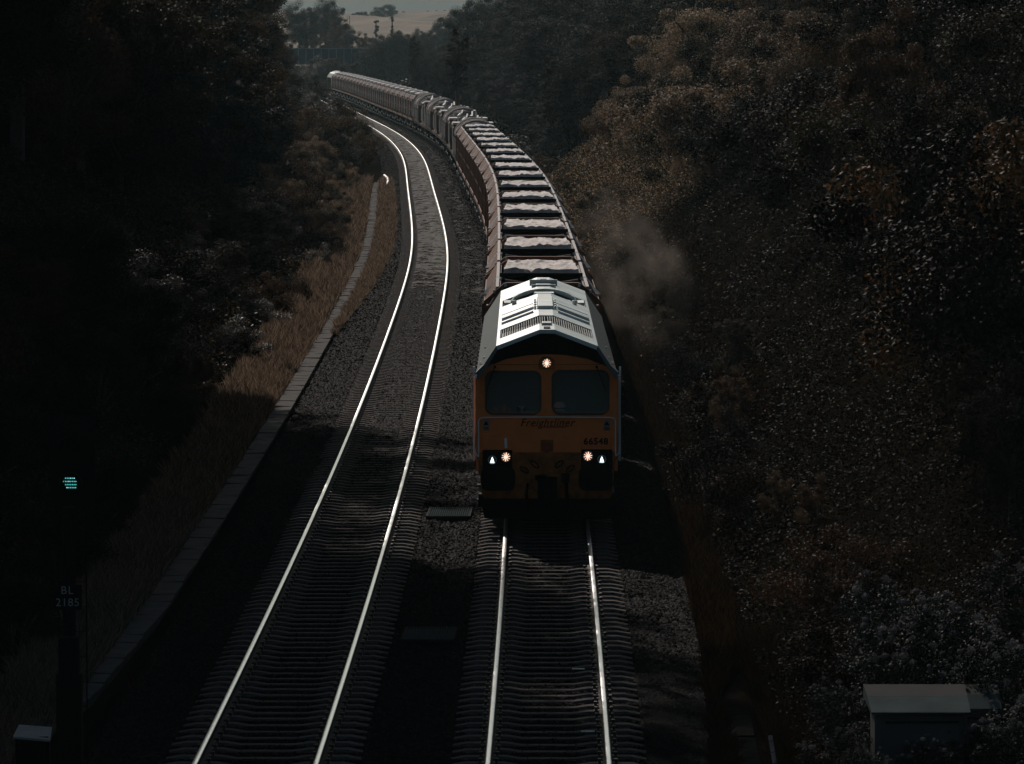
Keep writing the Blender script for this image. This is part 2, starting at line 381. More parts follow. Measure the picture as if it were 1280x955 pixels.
# loose stones on the bed (uncountable)
def stones(n, dmin, dmax, urange, size, seed, zoff=0.0, avoid=True):
    r = np.random.default_rng(seed)
    # density falls with distance as seen from the bridge
    D = 1 / (1 / dmax + (1 / dmin - 1 / dmax) * r.random(n)); u = urange[0] + (urange[1] - urange[0]) * r.random(n)
    keep = np.ones(n, bool)
    for c in (0, GAP):
        a = np.abs(u - c)
        keep &= ~((a > .70) & (a < .83))
        # inside the four-foot and on the sleeper ends the stones stay low; leave most sleeper tops clear
        ins = (a < 1.27)
        ph = ((D - 66.0) % .65) / .65
        keep &= ~(ins & ((ph < .20) | (ph > .80)) & (r.random(n) < (.93 if c else .85)))
    D = D[keep]; u = u[keep]; n = len(D)
    z = np.interp(u, [b[0] for b in BED], [b[1] for b in BED])
    a = np.minimum(np.abs(u), np.abs(u - GAP)); z = z - np.where(a < 1.27, .012, 0) + zoff
    h = np.interp(D, GY, GH); nn = np.sqrt(1 + h*h)
    P = np.stack([np.interp(D, GY, GX) + u / nn, D - u * h / nn, z], -1)
    O = np.array([(1,0,0),(0,1,0),(-1,0,0),(0,-1,0),(0,0,1),(0,0,-1.)])
    s = size * (.55 + .75 * r.random((n, 1, 1)))
    O = O[None] * s * (.6 + .7 * r.random((n, 6, 1))) + size * .25 * (r.random((n, 6, 3)) - .5)
    th = r.random(n) * 6.283; c, s_ = np.cos(th), np.sin(th); tl = (r.random(n) - .5) * 1.4; ct, st = np.cos(tl), np.sin(tl)
    x = O[..., 0] * ct[:, None] - O[..., 2] * st[:, None]; zz = O[..., 0] * st[:, None] + O[..., 2] * ct[:, None]; y = O[..., 1]
    Q = np.stack([x * c[:, None] - y * s_[:, None], x * s_[:, None] + y * c[:, None], zz * .8], -1) + P[:, None]
    T = np.array([(0,1,4),(1,2,4),(2,3,4),(3,0,4)])
    F_ = (np.arange(n)[:, None, None] * 6 + T[None]).reshape(-1, 3)
    me = bpy.data.meshes.new('loose_ballast'); me.vertices.add(n * 6); me.vertices.foreach_set('co', Q.astype(np.float32).ravel())
    me.loops.add(len(F_) * 3); me.loops.foreach_set('vertex_index', F_.astype(np.int32).ravel())
    me.polygons.add(len(F_)); me.polygons.foreach_set('loop_start', np.arange(0, len(F_) * 3, 3, dtype=np.int32))
    me.materials.append(M['stone']); me.update(calc_edges=True)
    o = bpy.data.objects.new('loose_ballast', me); COL.objects.link(o)
    tag(o, 'dark crushed stone ballast lying loose around both railway tracks', 'ballast', kind='stuff')
stones(150000, 64, 150, (-2.3, 6.1), .034, 3)
stones(50000, 64, 78, (4.9, 6.0), .036, 13)
stones(90000, 110, 620, (-2.4, 3.0), .05, 4)

# ------------------------------------------------------------------ tracks
RAILP = [(-.07,-.16),(.07,-.16),(.07,-.15),(.012,-.13),(.009,-.05),(.034,-.036),(.036,-.012),(.030,-.004),(.018,-.0008),(0,0),(-.018,-.0008),(-.030,-.004),(-.036,-.012),(-.034,-.036),(-.009,-.05),(-.012,-.13),(-.07,-.15)]
def rail(parent, uc, y0, y1):
    yl = list(np.arange(y0, min(y1, 350), 3.)) + list(np.arange(max(y0, 350), y1, 6.)); n = len(RAILP); v = []; f = []; m = []
    for y in yl:
        for (a, z) in RAILP: px, py = pos(y, uc + a); v.append((px, py, z))
    for i in range(len(yl) - 1):
        for j in range(n):
            k = (j + 1) % n; f.append((i*n+j, i*n+k, (i+1)*n+k, (i+1)*n+j)); m.append(1 if 6 <= j <= 11 else 0)
    me = bpy.data.meshes.new('rail'); me.from_pydata(v, [], f); me.materials.append(M['rust']); me.materials.append(M['polish'])
    me.polygons.foreach_set('material_index', m); me.polygons.foreach_set('use_smooth', [mm == 1 for mm in m])
    o = bpy.data.objects.new('rail', me); COL.objects.link(o); o.parent = parent; return o
def sleeper_prof(mb, ox=0, oy=0, c=1, s=0):
    # G44 type: waisted in the middle, higher rail seats
    def P(x, y, z): return (ox + x * c - y * s, oy + x * s + y * c, z)
    seg = [(-1.25, -.19, .12), (-1.05, -.155, .13), (-.55, -.155, .13), (-.35, -.185, .105), (.35, -.185, .105), (.55, -.155, .13), (1.05, -.155, .13), (1.25, -.19, .12)]
    v = []
    for (x, z, hw) in seg: v += [P(x, -hw, -.3), P(x, -hw * .8, z), P(x, hw * .8, z), P(x, hw, -.3)]
    f = [(0, 1, 2, 3), tuple(len(v) - 4 + i for i in (3, 2, 1, 0))]
    for i in range(len(seg) - 1):
        for j in range(3): a = i * 4 + j; f.append((a, a + 4, a + 5, a + 1))
    mb.add(v, f)
def clip_geo(mb, x):
    mb.box(x - .13, x + .13, -.085, .085, -.16, -.148)
    for sx in (-1, 1):
        mb.box(x + sx * .105 - .02, x + sx * .105 + .02, -.05, .05, -.148, -.10)
        mb.tube([(x + sx * .10, -.045, -.12), (x + sx * .06, -.02, -.125), (x + sx * .11, .03, -.095), (x + sx * .06, .055, -.125)], .011, 4)
sl_m = None
def make_track(name, label, uc, yrail0, yrail1, ysl0, n_part, n_more):
    global sl_m
    t = empty(name, label, 'railway track', (*pos(66, uc), -.2))
    inv = Matrix.Translation(t.location).inverted()
    def adopt(o): o.data.transform(inv); return o
    adopt(rail(t, uc - .7535, yrail0, yrail1)); adopt(rail(t, uc + .7535, yrail0, yrail1))
    if sl_m is None:
        mb = MB(); sleeper_prof(mb); a = mb.build('sleeper', M['sleeper'], t, bevel=0)
        fs = []
        for x in (-.7535, .7535): mb = MB(); clip_geo(mb, x); fs.append(mb.build('fastening', M['clip'], a))
        sl_m = (a.data, fs[0].data, fs[1].data)
        bpy.data.objects.remove(fs[0]); bpy.data.objects.remove(fs[1]); bpy.data.objects.remove(a)
    y = ysl0
    for i in range(n_part):
        px, py = pos(y, uc); a = bpy.data.objects.new('sleeper', sl_m[0]); COL.objects.link(a); a.parent = t
        a.location = (px - t.location.x + random.uniform(-.012, .012), py - t.location.y, .2 + random.uniform(-.004, .006)); a.rotation_euler = (random.uniform(-.012, .012), random.uniform(-.003, .003), -math.atan(Lh(y)) + random.uniform(-.006, .006))
        for fm in sl_m[1:]:
            b = bpy.data.objects.new('fastening', fm); COL.objects.link(b); b.parent = a
        y += .65
    if n_more:
        mb = MB()
        for i in range(n_more):
            px, py = pos(y, uc); h = -math.atan(Lh(y)); sleeper_prof(mb, px, py, math.cos(h), math.sin(h)); y += .65
        o = adopt(mb.build('more_sleepers', M['sleeper'], t)); tag(o, kind='stuff')
    return t
make_track('railway_track', 'empty curving track on the left with two shining bright rails', 0.0, 40, 948, 60.0, 100, 900)
make_track('railway_track', 'track on the right with dull steel rails under the freight train', GAP, 40, 948, 60.0, 92, 0)

def ragged(m, y0, y1, th=.5, top_=.05):
    nt = m.node_tree; n = nt.nodes; l = nt.links; tc = n.new('ShaderNodeTexCoord'); sx = n.new('ShaderNodeSeparateXYZ'); l.new(tc.outputs['Object'], sx.inputs[0])
    g = n.new('ShaderNodeMapRange'); g.inputs[1].default_value = y0; g.inputs[2].default_value = y1; g.inputs[3].default_value = -.45; g.inputs[4].default_value = top_; l.new(sx.outputs['Y'], g.inputs[0])
    mp = n.new('ShaderNodeMapping'); mp.inputs['Scale'].default_value = (1, .3, 1); l.new(tc.outputs['Object'], mp.inputs[0])
    t = n.new('ShaderNodeTexNoise'); t.inputs['Scale'].default_value = 2.2; t.inputs['Detail'].default_value = 8; t.inputs['Roughness'].default_value = .7; l.new(mp.outputs[0], t.inputs[0])
    ad = n.new('ShaderNodeMath'); l.new(t.outputs[0], ad.inputs[0]); l.new(g.outputs[0], ad.inputs[1])
    r = n.new('ShaderNodeMapRange'); r.inputs[1].default_value = th - .04; r.inputs[2].default_value = th + .04; l.new(ad.outputs[0], r.inputs[0])
    tr = n.new('ShaderNodeBsdfTransparent'); mx = n.new('ShaderNodeMixShader'); out = n['Material Output']; src = n['Principled BSDF'].outputs[0]
    l.new(r.outputs[0], mx.inputs[0]); l.new(tr.outputs[0], mx.inputs[1]); l.new(src, mx.inputs[2]); l.new(mx.outputs[0], out.inputs[0])
# dried mud in the four-foot of the empty track and beside it
mud = strip('dried_mud', 128, 700, 3, [(-.66,-.178),(-.3,-.150),(.2,-.148),(.45,-.150),(.68,-.176)], M['mud'], 'structure')
M['mudpale'] = mat('dried_mud_pale', (.04, .036, .033), .95, vscale=3, col2=(.075, .068, .062), bump=.5, bscale=14, spec=.15, stretch=(1, .3, 1))
ragged(M['mudpale'], 140, 220, .5); ragged(M['mud'], 125, 215, .5)
strip('mud_crust', 130, 700, 3, [(.10,-.152),(.25,-.138),(.5,-.14),(.66,-.160)], M['mudpale'], 'structure')
M['cess'] = mat('dusty_ballast', (.007, .0063, .006), .95, vscale=1.6, col2=(.02, .018, .0165), bump=.8, bscale=16, spec=.1, stretch=(1, .3, 1))
ragged(M['cess'], 140, 190, .5, -.06)
strip('dusty_ballast', 130, 700, 3, [(1.2,-.20),(1.5,-.18),(1.85,-.215),(2.15,-.195)], M['cess'], 'structure')

# cable trough on the left: one long run of lids
def trough(name, label, pts, w, m):
    pts = [Vector((*p, 0)) for p in pts]
    # resample to 1 m lids, leaving thin joints
    seg = [(pts[i+1] - pts[i]).length for i in range(len(pts)-1)]; tot = sum(seg); mb = MB(); s = 0
    def at(s_):
        for i, L in enumerate(seg):
            if s_ <= L or i == len(seg) - 1: return pts[i].lerp(pts[i+1], s_ / L)
            s_ -= L
    r = random.Random(5)
    while s < tot - 1:
        a = at(s + .015); b = at(s + .985); d = (b - a).normalized(); nrm = Vector((-d.y, d.x, 0)) * w / 2
        z = -.2 + r.uniform(-.015, .015); zt = r.uniform(-.012, .012)
        v = []
        for p in (a, b):
            for sgn in (-1, 1):
                v.append((p.x + nrm.x * sgn, p.y + nrm.y * sgn, z + sgn * zt)); v.append((p.x + nrm.x * sgn, p.y + nrm.y * sgn, z - .22))
        mb.add(v, [(0, 2, 6, 4), (1, 5, 7, 3), (0, 4, 5, 1), (2, 3, 7, 6), (0, 1, 3, 2), (4, 6, 7, 5)]); s += 1
    o = mb.build(name, m); tag(o, label, 'cable trough'); return o
tp = [(-7.0, 62), (-6.75, 66.5), (-6.42, 70), (-6.08, 73.8), (-5.98, 78)] + [pos(y, -2.72) for y in (86, 95, 110, 130, 150, 175, 200, 230, 260, 290, 320)] + [pos(338, -2.62)]
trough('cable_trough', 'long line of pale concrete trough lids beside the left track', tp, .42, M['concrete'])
trough('cable_trough', 'short shade darkened run of concrete trough lids in grass at bottom right', [(2.93, 60), (2.93, 66.5), (2.98, 69), (3.03, 73)], .40, M['darkconcrete'])

# pale pipe lying at the end of the left trough
mb = MB(); pp = [pos(328, -2.05), pos(334, -1.95), pos(342, -1.98), pos(350, -2.2)]
mb.tube([(pp[0][0], pp[0][1], -.16), (pp[1][0], pp[1][1], -.12), (pp[2][0], pp[2][1], -.08), (pp[3][0], pp[3][1], -.1)], .09, 8)
tag(mb.build('orange_duct', M['pipe']), 'pale curved duct lying in dry grass beyond the trough lids', 'pipe')
bpy.data.objects['orange_duct'].name = 'cable_duct'

# ------------------------------------------------------------------ locomotive
def ring_pts(cx, cz, r, n=20): return [(cx + r * math.cos(2*math.pi*i/n), cz + r * math.sin(2*math.pi*i/n)) for i in range(n)]
def bogie_parts(parent, yc, xs=1.0, half=1.9, wr=.5, naxle=3, name='bogie'):
    mb = MB()
    for sx in (-1, 1):
        mb.box(sx*1.10 - .06, sx*1.10 + .06, yc - half - .3, yc + half + .3, .52, .80)
        mb.box(sx*1.14 - .05, sx*1.14 + .05, yc - half * .6, yc + half * .6, .32, .52)
        for k in range(naxle):
            y = yc - half + 2 * half * k / (naxle - 1)
            mb.box(sx*1.13 - .08, sx*1.13 + .08, y - .2, y + .2, .34, .66)
            mb.cyl((sx*1.13, y - .28, .66), (sx*1.13, y - .28, .9), .08, 6); mb.cyl((sx*1.13, y + .28, .66), (sx*1.13, y + .28, .9), .08, 6)
    mb.box(-1.1, 1.1, yc - .25, yc + .25, .5, .78)
    b = mb.build(name, M['black'], parent)
    for k in range(naxle):
        y = yc - half + 2 * half * k / (naxle - 1); w = MB()
        w.cyl((-1.04, y, wr), (1.04, y, wr), .08, 8)
        for sx in (-1, 1):
            w.cyl((sx*.69, y, wr), (sx*.82, y, wr), wr, 20); w.cyl((sx*.66, y, wr), (sx*.69, y, wr), wr + .03, 20)
        w.build('wheelset', M['wheel'], b, bevel=0)
    ax = MB()
    for sx in (-1, 1):
        for k in range(naxle):
            y = yc - half + 2 * half * k / (naxle - 1); ax.cyl((sx*1.20, y, wr), (sx*1.26, y, wr), .11, 10)
    ax.build('axle_cap', M['axle'], b)
    return b

LZ = lambda ypx: 9 - (ypx - 45) * 98.0 / FPX      # height on the loco's face from the drawing measurements
LX = lambda xpx: (xpx - 683.8) * 98.0 / FPX
def roof_prof(peak, mid, eave, xm=.93, xe=1.30):
    return [(-xe, eave), (-xm, mid), (-.14, peak), (.14, peak), (xm, mid), (xe, eave)]
def make_loco(label):
    t = empty('locomotive', label, 'locomotive')
    # body behind the cab face
    b = MB(); b.prism([(-1.30, 1.02), (-1.30, 2.74), (-.92, 3.28), (-.13, 3.52), (.13, 3.52), (.92, 3.28), (1.30, 2.74), (1.30, 1.02)], 2.3, 20.6)
    b.box(-1.30, 1.30, .35, 2.3, 1.02, 1.62, 0)
    for sx in (-1, 1):
        for k in range(14): b.box(sx*1.315 - .02, sx*1.315 + .02, 3.2 + k*1.2, 3.26 + k*1.2, 1.1, 2.7)
    b.build('body', M['green'], t)
    c = MB()                                        # cab sides and back wall
    for sx in (-1, 1):
        x0, x1 = sorted((sx*1.30, sx*1.25)); c.box(x0, x1, .06, .5, 1.02, 2.74); c.box(x0, x1, 1.25, 2.3, 1.02, 2.74); c.box(x0, x1, .5, 1.25, 1.02, 2.0); c.box(x0, x1, .5, 1.25, 2.62, 2.74)
    c.box(-1.25, 1.25, 2.18, 2.29, 1.64, 2.9)
    c.build('cab_side', M['orange'], t)
    ci = MB(); ci.box(-1.24, 1.24, .05, 2.16, 1.625, 1.66); ci.box(-1.24, 1.24, 2.10, 2.17, 1.66, 2.9); ci.build('cab_floor', M['cab'], t)
    dk = MB(); dk.box(-1.2, 1.2, .12, .55, 1.66, 2.03); dk.box(-.14, 1.16, .12, .34, 2.03, 2.10); dk.box(-.42, -.12, .12, .32, 2.03, 2.11); dk.build('driving_desk', M['desk'], t, bevel=.015)
    # roof: three raised bays with a shaded fan recess
    r = MB()
    top = lambda a: roof_prof(3.65 - a, 3.35 - a, 2.79 - a)
    def roof_seg(y0, y1, drop=0, m=0):
        # thin shell with the two upper faces in one material and the steep haunches in another
        p = top(drop); q = [(x * .97, z - .07) for x, z in p]
        for i in range(5):
            mm = 1 if i in (0, 4) else m
            v = [(p[i][0], y0, p[i][1]), (p[i+1][0], y0, p[i+1][1]), (q[i+1][0], y0, q[i+1][1]), (q[i][0], y0, q[i][1])]
            v += [(a_, y1, c_) for (a_, _, c_) in v]
            r.add(v, [(0, 3, 2, 1), (4, 5, 6, 7), (0, 1, 5, 4), (3, 7, 6, 2)], mm)
    roof_seg(-.42, .0); 
    # the grille bay: frame pieces round the opening, recess floor under the bars
    roof_seg(.0, 1.55); roof_seg(4.6, 13.3); roof_seg(15.9, 20.75)
    # bays where the skin is cut: keep haunches and edges
    for (y0, y1) in ((1.55, 4.6), (13.3, 15.9)):
        p = top(0)
        for sx in (-1, 1):
            e = [(sx*1.30, 2.79), (sx*.93, 3.35), (sx*.93, 3.27), (sx*1.26, 2.72)]
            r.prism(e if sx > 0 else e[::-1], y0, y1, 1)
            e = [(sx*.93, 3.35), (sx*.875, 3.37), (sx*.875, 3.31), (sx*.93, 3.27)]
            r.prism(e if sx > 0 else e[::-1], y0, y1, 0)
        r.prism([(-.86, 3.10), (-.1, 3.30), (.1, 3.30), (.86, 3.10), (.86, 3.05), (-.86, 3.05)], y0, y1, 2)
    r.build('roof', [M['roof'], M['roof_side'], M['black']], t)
    # grille bars, running fore and aft, laid down each slope
    g = MB()
    for sx in (-1, 1):
        for k in range(20):
            x = .03 + k * .0435; z = 3.65 - max(0, x - .14) * .38 - .015
            g.box(sx*x - .0062, sx*x + .0062, 1.55, 4.58, z - .05, z - .004)
    g.build('roof_grille', M['grille'], t)
    # raised ribs, hatches
    h = MB()
    h.prism([(-.17, 3.60), (-.15, 3.72), (.15, 3.72), (.17, 3.60)], 6.9, 10.6)
    h.prism([(-.10, 3.60), (-.09, 3.70), (.09, 3.70), (.10, 3.60)], 1.0, 1.5)
    for sx in (-1, 1):
        for (y0, y1, hh) in ((6.2, 6.5, .05), (7.6, 8.6, .06), (9.3, 9.5, .04)):
            v = []
            for y in (y0, y1):
                for (x, dz) in ((.24, 0), (.86, 0)):
                    z = 3.65 - (x - .14) * .38
                    v += [(sx*x, y, z - .02), (sx*x, y, z + hh)]
            h.add(v, [(1, 3, 7, 5), (0, 1, 5, 4), (2, 6, 7, 3), (0, 2, 3, 1), (4, 5, 7, 6)])
        for y in (7.2, 8.0, 9.0, 9.8): h.box(sx*.20 - .02, sx*.20 + .02, y, y + .25, 3.6, 3.70)
        h.cyl((sx*.62, 12.3, 3.45), (sx*.62, 12.3, 3.56), .05, 8)
        h.cyl((sx*1.13, 1.6, 2.95), (sx*1.17, 1.6, 3.03), .025, 6); h.cyl((sx*1.13, 4.9, 2.95), (sx*1.17, 4.9, 3.03), .025, 6)
    h.build('roof_fittings', M['roof'], t, bevel=.008)
    # arched silencer over the recess
    a = MB(); n = 14; pr = []
    for i in range(n + 1):
        x = -.72 + 1.44 * i / n; pr.append((x, 3.30 + .42 * math.sqrt(max(0, 1 - (x / .74)**2)) ** .9 if abs(x) < .73 else 3.30))
    pr2 = [(x, z - .06) for x, z in pr]
    a.prism(pr + pr2[::-1], 14.0, 14.7); 
    for sx in (-1, 1):
        a.box(min(sx*.70, sx*.84), max(sx*.70, sx*.84), 13.9, 15.0, 3.2, 3.43)
        a.beam((sx*.78, 13.6, 3.32), (sx*.45, 13.6, 3.40), .10, .05); a.box(sx*.48 - .06, sx*.48 + .06, 13.35, 13.6, 3.28, 3.50)
    a.prism([(-.28, 3.42), (-.2, 3.66), (.2, 3.66), (.28, 3.42)], 13.35, 13.95)
    a.build('silencer', M['roof'], t)
    ex = MB(); ex.prism([(-.34, 3.52), (-.22, 3.64), (.22, 3.64), (.34, 3.52)], 16.6, 17.9); ex.box(-.24, .24, 18.1, 18.4, 3.55, 3.70)
    ex.box(-.07, .07, 18.0, 18.1, 3.6, 3.74); ex.build('exhaust_port', M['black'], t)
    ex = MB(); ex.box(-.30, .30, 17.9, 18.0, 3.55, 3.73); ex.box(-.26, .26, 16.5, 16.6, 3.55, 3.69); ex.build('exhaust_frame', M['roof'], t)
    fs = MB(); fs.box(-.06, .06, -.2, .3, 3.655, 3.67); fs.build('roof_marker', M['black'], t)
    # cab face with window openings
    zt = LZ(443)
    outer = [(-1.29, LZ(566)), (1.29, LZ(566)), (1.31, LZ(522)), (1.29, LZ(470)), (1.2, LZ(461)), (.75, LZ(449)), (.35, LZ(444)), (0, zt), (-.35, LZ(444)), (-.75, LZ(449)), (-1.2, LZ(461)), (-1.29, LZ(470)), (-1.31, LZ(522))]
    wl_ = rrect(LX(608.5), LX(674.5), LZ(516.5), LZ(465.5), .13); wr_ = rrect(LX(692), LX(759.5), LZ(516.5), LZ(464.5), .13)
    flat_shape('cab_face', [outer, wl_, wr_], .06, M['orange'], t, 0)
    for wp, (x0, x1, z0, z1) in ((wl_, (LX(606), LX(677), LZ(518.8), LZ(463))), (wr_, (LX(689.5), LX(762), LZ(518.8), LZ(462)))):
        f = flat_shape('window_seal', [rrect(x0, x1, z0, z1, .15), wp], .03, M['gloss_black'], t, -.022)
        flat_shape('windscreen', [wp], .01, M['glass'], f, .02)
    # black brow under the visor
    flat_shape('brow', [[(-1.285, LZ(462)), (-1.2, LZ(459.5)), (-.75, LZ(447.5)), (-.35, LZ(442.5)), (0, LZ(441.4)), (.35, LZ(442.5)), (.75, LZ(447.5)), (1.2, LZ(459.5)), (1.285, LZ(462)), (1.25, 2.80), (.92, 3.26), (.13, 3.54), (-.13, 3.54), (-.92, 3.26), (-1.25, 2.80)]], .05, M['black'], t, .012)
    sm_ = MB(); sm_.box(-1.24, 1.24, -.012, -.001, LZ(455.8), LZ(455)); sm_.build('panel_seam', M['orange_dirty'], t)
    # top headlight
    def lamp(xp, yp, r, kind):
        x, z = LX(xp), LZ(yp)
        hb = MB(); hb.cyl((x, -.045, z), (x, -.075, z), r * 1.18, 20); o = hb.build('headlight', M['gloss_black'], t)
        if kind == 'led':
            e = MB()
            for k in range(10):
                a_ = 2*math.pi*k/10 + .2
                e.beam((x + r*.45*math.cos(a_), -.08, z + r*.45*math.sin(a_)), (x + r*.98*math.cos(a_), -.08, z + r*.98*math.sin(a_)), r*.30, .012)
            e.build('lamp_segments', M['led_warm'], o)
            e = MB(); e.cyl((x, -.078, z), (x, -.088, z), r * .42, 14); e.build('lamp_core', M['led_core'], o)
        else:
            e = MB(); e.prism([(x - r*.5, z - r*.55), (x + r*.5, z - r*.55), (x + r*.38, z - r*.1), (x + r*.22, z + r*.35), (x, z + r*.85), (x - r*.22, z + r*.35), (x - r*.38, z - r*.1)], -.085, -.078)
            e.prism([(x - r*.7, z - r*.8), (x + r*.7, z - r*.8), (x + r*.45, z - r*.62), (x - r*.45, z - r*.62)], -.085, -.078)
            e.build('lamp_glow', M['led_white'], o)
            flat_shape('lamp_rim', [ring_pts(x, z, r*1.12), ring_pts(x, z, r*.98)], .012, M['rail_pale'], o, -.09)
    flat_shape('headlight_housing', [[(LX(673.5), LZ(461)), (LX(693), LZ(461)), (LX(693), LZ(450)), (LX(688), LZ(445.5)), (LX(678.5), LZ(445.5)), (LX(673.5), LZ(450))]], .05, M['orange_dirty'], t, -.05)
    lamp(683.4, 453.5, .080, 'led'); lamp(632.4, 571.3, .082, 'led'); lamp(735.2, 570.2, .082, 'led'); lamp(615.3, 575, .070, 'bulb'); lamp(752.5, 574.2, .070, 'bulb')
    # panels
    lo = MB(); lo.box(-1.285, 1.285, -.03, .06, LZ(575), LZ(566.2)); lo.box(LX(640), LX(727), -.05, -.03, LZ(570.5), LZ(566)); lo.build('nose_beam', M['orange_dirty'], t, bevel=.01)
    flat_shape('upper_band', [[(LX(601), LZ(534.5)), (LX(768), LZ(534.5)), (LX(768), LZ(524)), (LX(601), LZ(524))]], .012, M['orange'], t, -.013)
    lp = MB(); lp.box(LX(603), LX(640), -.045, .0, LZ(562.5), LZ(543)); lp.build('access_panel', M['orange'], t, bevel=.008)
    npn = MB(); npn.box(LX(726.5), LX(763.5), -.045, .0, LZ(562), LZ(541.8)); npn.build('number_panel', M['orange'], t, bevel=.008)
    writing('running_number', '66548', .165, M['black'], npn_o(t, 'number_panel'), LX(745), -.051, LZ(552.2), bold=.005, spacing=1.06, xs=1.05)
    writing('company_name', 'Freightliner', .205, M['black'], t, LX(683.8), -.019, LZ(528.8), shear=.3, bold=.001, spacing=1.10, xs=.93)
    ul = MB(); ul.box(LX(679), LX(708), -.02, -.015, LZ(534.3), LZ(533.5)); ul.build('name_underline', M['black'], t)
    for xp in (607.6, 758.8):
        s_ = flat_shape('warning_plate', [rrect(LX(xp - 4.2), LX(xp + 4.2), LZ(538.5), LZ(525.5), .01, 2)], .008, M['sticker'], t, -.022)
        flat_shape('warning_mark', [[(LX(xp - 3.2), LZ(531.6)), (LX(xp + 3.2), LZ(531.6)), (LX(xp), LZ(526.2))]], .004, M['black'], s_, -.028)
        flat_shape('warning_text', [[(LX(xp - 3.3), LZ(537.8)), (LX(xp + 3.3), LZ(537.8)), (LX(xp + 3.3), LZ(533.6)), (LX(xp - 3.3), LZ(533.6))]], .004, M['orange_dirty'], s_, -.028)
    cl = MB(); cl.box(LX(603), LX(640.5), -.045, 0, LZ(587), LZ(562.8)); cl.build('light_cluster', M['black'], t, bevel=.02); cl = MB(); cl.box(LX(726.5), LX(766), -.045, 0, LZ(587), LZ(562.3)); cl.build('light_cluster', M['black'], t, bevel=.02)
    gr = MB(); gr.beam((LX(632.6), -.07, LZ(560)), (LX(632.0), -.07, LZ(547.8)), .05, .035); gr.build('lamp_bracket', M['rail_pale'], t)
    sb = MB(); sb.box(LX(676), LX(691.5), -.10, 0, LZ(563), LZ(550)); so = sb.build('jumper_socket', M['orange_dirty'], t, bevel=.01)
    sb = MB(); sb.prism([(LX(679), LZ(554)), (LX(688.5), LZ(554)), (LX(688.5), LZ(561)), (LX(683.8), LZ(565.5)), (LX(679), LZ(561))][::-1], -.14, -.10); sb.build('socket_cap', M['red'], so, bevel=.01)
    # handrail round the nose
    hr = MB(); y = -.09
    hr.tube([(LX(593), -.02, LZ(558)), (LX(594), y, LZ(566)), (LX(598), y, LZ(571)), (LX(598.4), y, LZ(560)), (LX(598), y, LZ(526)), (LX(600), y, LZ(522.6)), (LX(604), y, LZ(521.6)), (LX(683.8), y, LZ(521)), (LX(763), y, LZ(521.6)), (LX(768), y, LZ(522.6)), (LX(769.5), y, LZ(526)), (LX(769.5), y, LZ(560)), (LX(770), y, LZ(570)), (LX(774), y, LZ(566)), (LX(775), -.02, LZ(558))], .012, 6)
    hr.build('handrail', M['rail_pale'], t)
    for sx, xp in ((-1, 592.2), (1, 775.2)):
        d = MB(); d.beam((LX(xp), -.03, LZ(458)), (LX(xp) , -.03, LZ(470)), .035, .035); d.build('cab_lamp_bracket', M['rail_pale'], t)
        d = MB(); d.tube([(sx*1.345, .15, 1.2), (sx*1.345, .15, 2.75)], .014, 6); d.tube([(sx*1.345, 1.6, 1.1), (sx*1.345, 1.6, 2.7)], .014, 6); d.build('door_handrail', M['rail_pale'], t)
        e = MB(); e.prism([(sx*1.305, LZ(464)), (sx*1.0, LZ(444)), (sx*1.0, LZ(446)), (sx*1.285, LZ(467))][::sx], -.40, .0); e.build('visor_cheek', M['roof_side'], t)
    # wipers
    for (xa, xb) in ((618.5, 607.5), (746, 757.5)):
        wv = MB(); wv.tube([(LX(xa), -.03, LZ(458.5)), (LX((xa+xb)/2), -.07, LZ(474)), (LX(xb), -.05, LZ(489))], .008, 5); wv.cyl((LX(xa), .0, LZ(458.5)), (LX(xa), -.05, LZ(458.5)), .025, 8)
        wv.build('wiper', M['black'], t)
    # lower nose, lifting eyes, coupler
    ln = MB(); ln.prism([(-1.26, LZ(575)), (-1.2, .60), (-1.12, .48), (1.12, .48), (1.2, .60), (1.26, LZ(575))], -.02, .3); ln.build('lower_nose', M['orange_dirty'], t)
    for (xp, yp, dx, dz) in ((655.5, 587.5, 1, -.62), (668.5, 580.8, 1, -.8), (699, 580.5, 1, .8), (713, 586, 1, .72)):
        x, z = LX(xp), LZ(yp); L = .095; nn = math.hypot(dx, dz); ax_, az_ = dx/nn, dz/nn; e = MB(); pts = []
        for k in range(13):
            a_ = 2*math.pi*k/12; p_ = L*math.cos(a_); q_ = .036*math.sin(a_); pts.append((x + ax_*p_ - az_*q_, -.045, z + az_*p_ + ax_*q_))
        e.tube(pts, .014, 5); e.build('lifting_eye', M['black'], t)
    cp = MB(); cp.box(LX(672.5), LX(696.5), -.28, -.02, .48, LZ(596.5)); cp.box(LX(669), LX(683), -.16, -.02, LZ(600), LZ(594)); cp.cyl((LX(684), -.28, .68), (LX(684), -.55, .62), .06, 8)
    cp.tube([(LX(684), -.5, .62), (LX(684), -.60, .54), (LX(684), -.56, .42), (LX(684), -.45, .44)], .045, 8); cp.build('coupling', M['black'], t, bevel=.01)
    hs = MB(); hs.tube([(LX(706), -.03, LZ(597)), (LX(708), -.14, LZ(603)), (LX(709), -.17, .42), (LX(705), -.15, .22)], .035, 7); hs.box(LX(702), LX(712), -.12, -.02, LZ(603), LZ(592))
    hs.tube([(LX(660), -.03, .8), (LX(658), -.14, .6), (LX(661), -.15, .3)], .025, 6); hs.build('brake_hose', M['black'], t)
    for xp in (622.5, 744.5):
        x = LX(xp); bf = MB(); bf.cyl((x, 0, .92), (x, -.34, .92), .13, 14); bf.prism(rrect(x - .31, x + .31, .70, 1.13, .12), -.40, -.34); bf.box(x - .2, x + .2, -.16, .0, 1.0, LZ(587)); bf.build('buffer', M['buffer'], t, bevel=.01)
